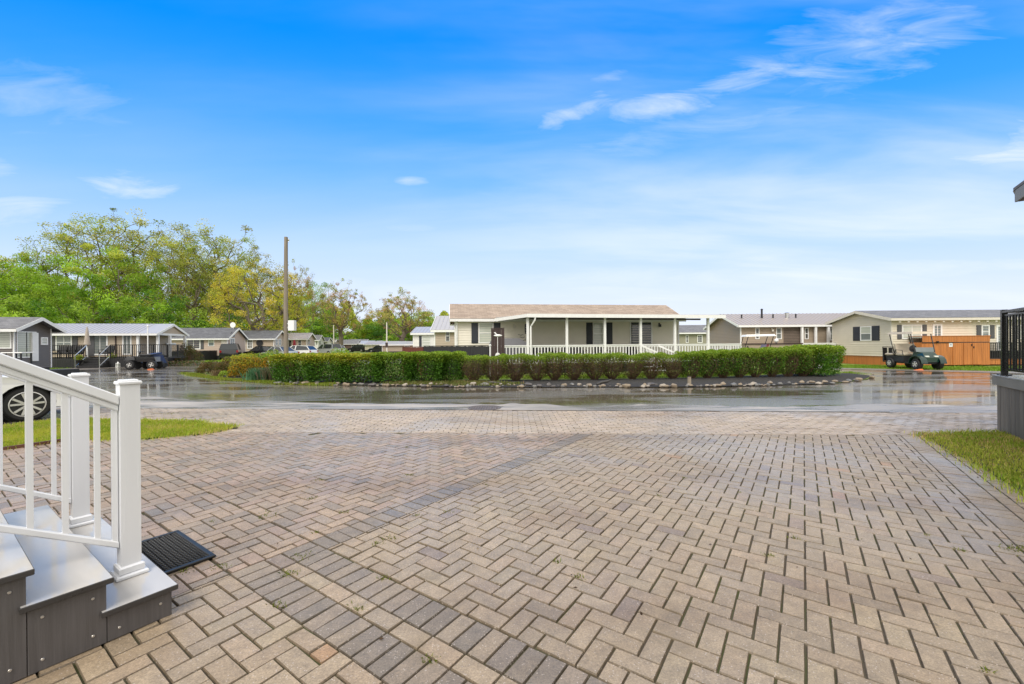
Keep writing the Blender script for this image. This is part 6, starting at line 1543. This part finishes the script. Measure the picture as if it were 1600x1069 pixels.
# second row makes the body of the dense hedge deeper
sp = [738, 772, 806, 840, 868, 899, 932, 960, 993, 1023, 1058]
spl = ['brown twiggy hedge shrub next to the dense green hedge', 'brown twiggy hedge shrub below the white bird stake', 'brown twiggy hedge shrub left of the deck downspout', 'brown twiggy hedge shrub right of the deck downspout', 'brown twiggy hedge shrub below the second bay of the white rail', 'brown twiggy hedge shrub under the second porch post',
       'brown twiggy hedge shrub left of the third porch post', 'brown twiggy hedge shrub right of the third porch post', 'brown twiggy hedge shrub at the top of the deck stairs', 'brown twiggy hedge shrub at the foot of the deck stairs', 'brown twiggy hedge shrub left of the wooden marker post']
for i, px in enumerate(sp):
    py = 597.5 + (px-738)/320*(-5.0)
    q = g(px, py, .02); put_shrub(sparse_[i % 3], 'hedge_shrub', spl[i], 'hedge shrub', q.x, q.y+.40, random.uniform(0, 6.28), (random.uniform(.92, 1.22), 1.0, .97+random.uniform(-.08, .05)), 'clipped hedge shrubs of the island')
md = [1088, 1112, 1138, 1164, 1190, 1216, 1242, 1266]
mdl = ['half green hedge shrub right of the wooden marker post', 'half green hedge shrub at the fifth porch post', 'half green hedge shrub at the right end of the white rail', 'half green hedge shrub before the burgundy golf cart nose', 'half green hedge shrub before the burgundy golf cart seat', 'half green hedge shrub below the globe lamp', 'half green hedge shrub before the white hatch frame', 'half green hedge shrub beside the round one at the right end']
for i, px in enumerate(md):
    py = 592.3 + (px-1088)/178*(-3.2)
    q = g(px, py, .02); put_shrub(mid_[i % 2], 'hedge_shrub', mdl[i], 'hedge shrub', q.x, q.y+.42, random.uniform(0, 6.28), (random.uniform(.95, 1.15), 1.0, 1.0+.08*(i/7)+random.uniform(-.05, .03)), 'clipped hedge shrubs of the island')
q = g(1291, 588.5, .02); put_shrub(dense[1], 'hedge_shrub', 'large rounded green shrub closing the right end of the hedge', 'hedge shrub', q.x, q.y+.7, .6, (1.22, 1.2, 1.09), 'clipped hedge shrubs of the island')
# coloured shrubs at the left end
def round_bush(seed, w, d, h, n, cols, leaf=.07, twigs=22):
    r_ = np.random.default_rng(seed); v = r_.normal(size=(n, 3)); v /= np.linalg.norm(v, axis=1)[:, None]; v[:, 2] = np.abs(v[:, 2])
    k = 1-np.abs(r_.normal(0, .16, (n, 1))); lob = 1+.10*np.sin(v[:, :1]*7+seed)+.10*np.sin(v[:, 1:2]*8+2*seed)
    P = v*k*lob*np.array([w/2, d/2, h]); P[:, 2] = P[:, 2]*.95+.04
    cols = np.array(cols); nz = np.array([vnoise(a*2+seed, b*2+c_*2, 1.6) for a, b, c_ in P]); t_ = np.clip(nz+r_.normal(0, .15, n), 0, .999)*(len(cols)); Cc = cols[t_.astype(int)]*(1+r_.normal(0, .16, (n, 1)))
    mb = MB(); rnd = random.Random(seed)
    for i in range(twigs):
        a = rnd.uniform(0, 6.28); e = Vector((math.cos(a)*w*.42*rnd.random(), math.sin(a)*d*.42*rnd.random(), h*rnd.uniform(.5, .95))); mb.tube([(0,0,0), e*.5+Vector((0,0,.05)), e], [.02, .012, .005], 4, cap=False)
    return dict(mb=mb, V=leaf_quads(P, leaf, .2, .6), C=np.clip(Cc, .004, 1), used=None)
BUR = [(0.085, 0.10, 0.03), (0.15, 0.09, 0.045), (0.11, 0.12, 0.03), (0.18, 0.12, 0.05)]; YEL = [(0.42, 0.40, 0.04), (0.34, 0.38, 0.04), (0.52, 0.45, 0.06), (0.24, 0.32, 0.03)]
ORG = [(0.34, 0.22, 0.03), (0.12, 0.14, 0.025), (0.50, 0.28, 0.03), (0.16, 0.18, 0.03)]
def pb(px, py, p, nm, label, dy=0, rz=0, s=(1,1,1), cat='shrub'): q = g(px, py, .0); put_shrub(p, nm, label, cat, q.x, q.y+dy, rz, s)
pb(318, 585.5, round_bush(3, 1.6, 1.4, .62, 3600, BUR), 'shrub', 'low burgundy green shrub at the left tip of the island', .7)
pb(340, 586.5, round_bush(4, 1.7, 1.5, .78, 4200, BUR), 'shrub', 'spreading brownish shrub beside the yellow one', 1.1)
pb(372, 591, round_bush(5, 1.9, 1.5, .92, 6500, ORG+YEL[:1]), 'shrub', 'orange tipped shrub above the blue green iris clump', .75)
pb(408, 592, round_bush(9, 1.9, 1.5, .90, 6500, ORG), 'shrub', 'orange brown shrub between the iris clump and the dense hedge', 1.2)
pb(372, 579, round_bush(6, 2.3, 2.0, .98, 5200, YEL), 'shrub', 'bright yellow green shrub behind the orange tipped one', .5)
pb(352, 577, round_bush(16, 1.7, 1.5, .85, 3000, GB), 'shrub', 'green clipped shrub behind the brownish one at the left', 2.0)
pb(403, 575, round_bush(7, 3.2, 1.8, 1.05, 7000, [HG[1], GB[0], YEL[1], HG[0]], .08), 'shrub', 'wide clipped green shrub at the back of the left planting', 1.5)
pb(479, 571, round_bush(17, 2.2, 1.8, 1.2, 3000, GB, .09), 'shrub', 'green shrub beside the far white hatchback', 6)
pb(279, 569.5, round_bush(8, 2.2, 1.9, 1.62, 5200, [(0.10,0.11,0.035), (0.15,0.10,0.05), (0.09,0.13,0.03), (0.17,0.09,0.06)], .09), 'shrub', 'round reddish green shrub right of the gabled porch', .9)
pb(345.5, 590.5, round_bush(10, .5, .4, .26, 500, [GB[3], NEWG[0]], .05, 4), 'shrub', 'small lime green plant before the burgundy shrub', .2)
# iris like clump
def sword_clump(name, label, px, py, n, h, r, cols, wd=.035):
    q = g(px, py, .0); t = thing(name, label, 'plant', (q.x, q.y+r*.5, .02))
    P = np.stack([rng.normal(0, r*.5, n), rng.normal(0, r*.35, n), np.zeros(n)], 1); V = blades(P, h, wd, .45)
    np_mesh('leaves', V, 5, np.array(cols)[rng.integers(len(cols), size=n)]*rng.uniform(.7, 1.25, (n, 1)), M['grass'], t); return t
sword_clump('iris_clump', 'blue green iris clump before the orange tipped shrubs', 401, 596, 420, .46, .48, [(0.10,0.24,0.12), (0.14,0.28,0.15)])
sword_clump('dry_grass_clump', 'dry grass clump with pale plumes at the left end of the hedge', 418, 596, 240, .50, .34, [(0.22,0.19,0.12), (0.16,0.17,0.09), (0.32,0.27,0.20)], .02)
mb = MB()
q = g(413, 596, 0); pm = thing('feather_grass', 'pale feathery plumes rising behind the iris clump', 'plant', (q.x, q.y+.8, .02))
for i in range(9): x = random.uniform(-.35, .35); hgt = random.uniform(.75, 1.02); mb.tube([(x*.5, 0, 0), (x, 0, hgt*.7), (x-.08, 0, hgt)], [.004, .006, .012], 4)
mb.build('plumes', M['offwhite'], pm)
sword_clump('dry_grass_clump', 'small tan grass tuft at the brownish shrub', 337, 590, 140, .30, .22, [(0.40,0.28,0.18), (0.30,0.22,0.12)], .015)
# flower border by the porch home
P = np.stack([rng.uniform(-2.0, 2.0, 900), rng.normal(0, .25, 900), rng.uniform(0, .32, 900)], 1); q = g(262, 571, 0)
fb = thing('flower_border', 'low mixed flower border right of the parked trike', 'flower bed', (q.x, q.y+.9, 0), R(12)); np_mesh('foliage', leaf_quads(P, .09, .3), 4, np.array([(0.12,0.22,0.04), (0.30,0.12,0.08), (0.10,0.18,0.05), (0.42,0.36,0.30)])[rng.integers(4, size=900)], M['leaf'], fb)
# fallen logs and ground cover in the bed
q = g(944, 602.5, .02); lg = thing('driftwood', 'dark driftwood piece on the mulch among the edging stones', 'driftwood', (q.x, q.y, .05), .35); mb = MB(); mb.tube([(-.28,0,.02),(-.1,.03,.07),(.12,.0,.10),(.3,.03,.16)], [.03,.055,.05,.02], 7); mb.build('log', mat_once('wet_driftwood', (.05,.045,.04), .5, var=.3), lg, smooth=True)
q = g(768, 600, .02); lg = thing('driftwood', 'mossy flat log lying under the twiggy hedge', 'driftwood', (q.x, q.y, .04), .05); mb = MB(); mb.tube([(-.35,0,.0),(0,.03,.03),(.35,.0,.0)], [.03,.05,.03], 7); mb.build('log', bpy.data.materials['wet_driftwood'], lg, smooth=True)
gcov = [g(600, 602), g(700, 603.5), g(790, 604), g(820, 600), g(700, 596), g(600, 598)]
grass('ground_cover', gcov, 2600, .09, .03, [(0.13,0.17,0.04), (0.20,0.20,0.06), (0.26,0.18,0.10)], .02, 'scrappy low ground cover under the hedge edge', .1)
# edging stones
stm = [mat_once('stone_%s' % k_, c_, .45, var=.25, vscale=14, bump=.004, bscale=30) for k_, c_ in (('pale', (.33,.29,.24)), ('grey', (.17,.165,.155)), ('tan', (.25,.20,.14)), ('dark', (.10,.09,.085)))]
smesh = []
for i in range(8):
    mb = MB(); rnd = random.Random(i+90); n1, n2 = 9, 6
    ph = [rnd.uniform(0, 6.28) for _ in range(6)]
    vs = []
    for a in range(n2+1):
        th_ = math.pi*a/n2
        for b in range(n1):
            p_ = 2*math.pi*b/n1; r_ = 1+.16*math.sin(2*p_+ph[0])+.13*math.sin(3*p_+2*th_+ph[1])+.1*math.cos(3*th_+ph[2])
            vs.append((r_*math.sin(th_)*math.cos(p_), r_*.8*math.sin(th_)*math.sin(p_), .62*r_*math.cos(th_)))
    mb.add(vs, [(a*n1+b, a*n1+(b+1) % n1, (a+1)*n1+(b+1) % n1, (a+1)*n1+b)[::-1] for a in range(n2) for b in range(n1)])
    smesh.append(mb)
edge = [(436, 600.8), (520, 603.2), (600, 604.3), (700, 605.6), (800, 606.0), (900, 606.0), (1000, 605.8), (1100, 605.2), (1200, 603.6), (1300, 600.4), (1350, 595.5), (1368, 590), (1362, 586)]
LM = [(440, 'below the utility pole'), (466, 'below the first dense hedge shrub'), (500, 'below the far silver people carrier'), (530, 'below the far rounded budding tree'), (558, 'below the distant brown cabins'), (590, 'below the distant slate blue home'), (620, 'below the reddish budding tree'), (645, 'below the low red brown fence'), (672, 'below the left end of the black fence'), (705, 'where the dense hedge ends'), (735, 'below the first brown twiggy shrub'), (752, 'below the right end of the black fence'), (778, 'below the white bird stake'), (802, 'below the left end of the white rail'), (826, 'below the deck downspout'),
 (855, 'between the first two porch posts'), (886, 'below the second porch post'), (915, 'left of the third porch post'), (945, 'beside the dark driftwood'), (973, 'right of the dark driftwood'), (1002, 'below the fourth porch post'), (1028, 'below the foot of the deck stairs'), (1055, 'just left of the wooden marker post'), (1077, 'at the wooden marker post'), (1105, 'below the last porch post'), (1135, 'below the right part of the white rail'), (1165, 'below the golf cart behind the hedge'), (1195, 'below the burgundy golf cart seat'), (1220, 'below the globe lamp'), (1245, 'below the white hatch frame'), (1275, 'left of the round end shrub'), (1300, 'below the round end shrub'), (1330, 'right of the round end shrub'), (1352, 'near the right tip of the bed'), (1368, 'at the right tip of the bed')]
smade = {}; px = 436.0; cnt = 0
while px < 1369 and cnt < 240:
    py = np.interp(px, [e[0] for e in edge], [e[1] for e in edge]); i = random.randrange(8); mi = random.choices(range(4), (4, 4, 4, 3))[0]
    q = g(px+random.uniform(-2, 2), py-random.choice((0, 0, .5, 1.5, 2.6))-random.uniform(-.3, .6), .0); s_ = random.choice((.04, .055, .065, .08, .105)) * random.uniform(.8, 1.15)
    key = (i, mi)
    if key not in smade: o = smesh[i].build('edging_stone', stm[mi], None, smooth=True); smade[key] = o
    else: o = smade[key].copy(); C.objects.link(o)
    o.location = (q.x, q.y, s_*.35+.015); o.scale = (s_*random.uniform(.9, 1.4), s_, s_*random.uniform(.8, 1.1)); o.rotation_euler = (0, 0, random.uniform(0, 6.28))
    col_ = ('pale', 'grey', 'tan', 'dark')[mi]; sz_ = 'large' if s_ > .08 else ('small' if s_ < .055 else 'middling')
    where = min(LM, key=lambda m: abs(m[0]-px))[1]
    tag(o, '%s %s edging stone %s' % (sz_, col_, where), 'stone', 'edging stones along the hedge bed')
    px += s_*2*FPX/q.y*random.choice((.5, .7, .9, 1.1, 1.7)); cnt += 1
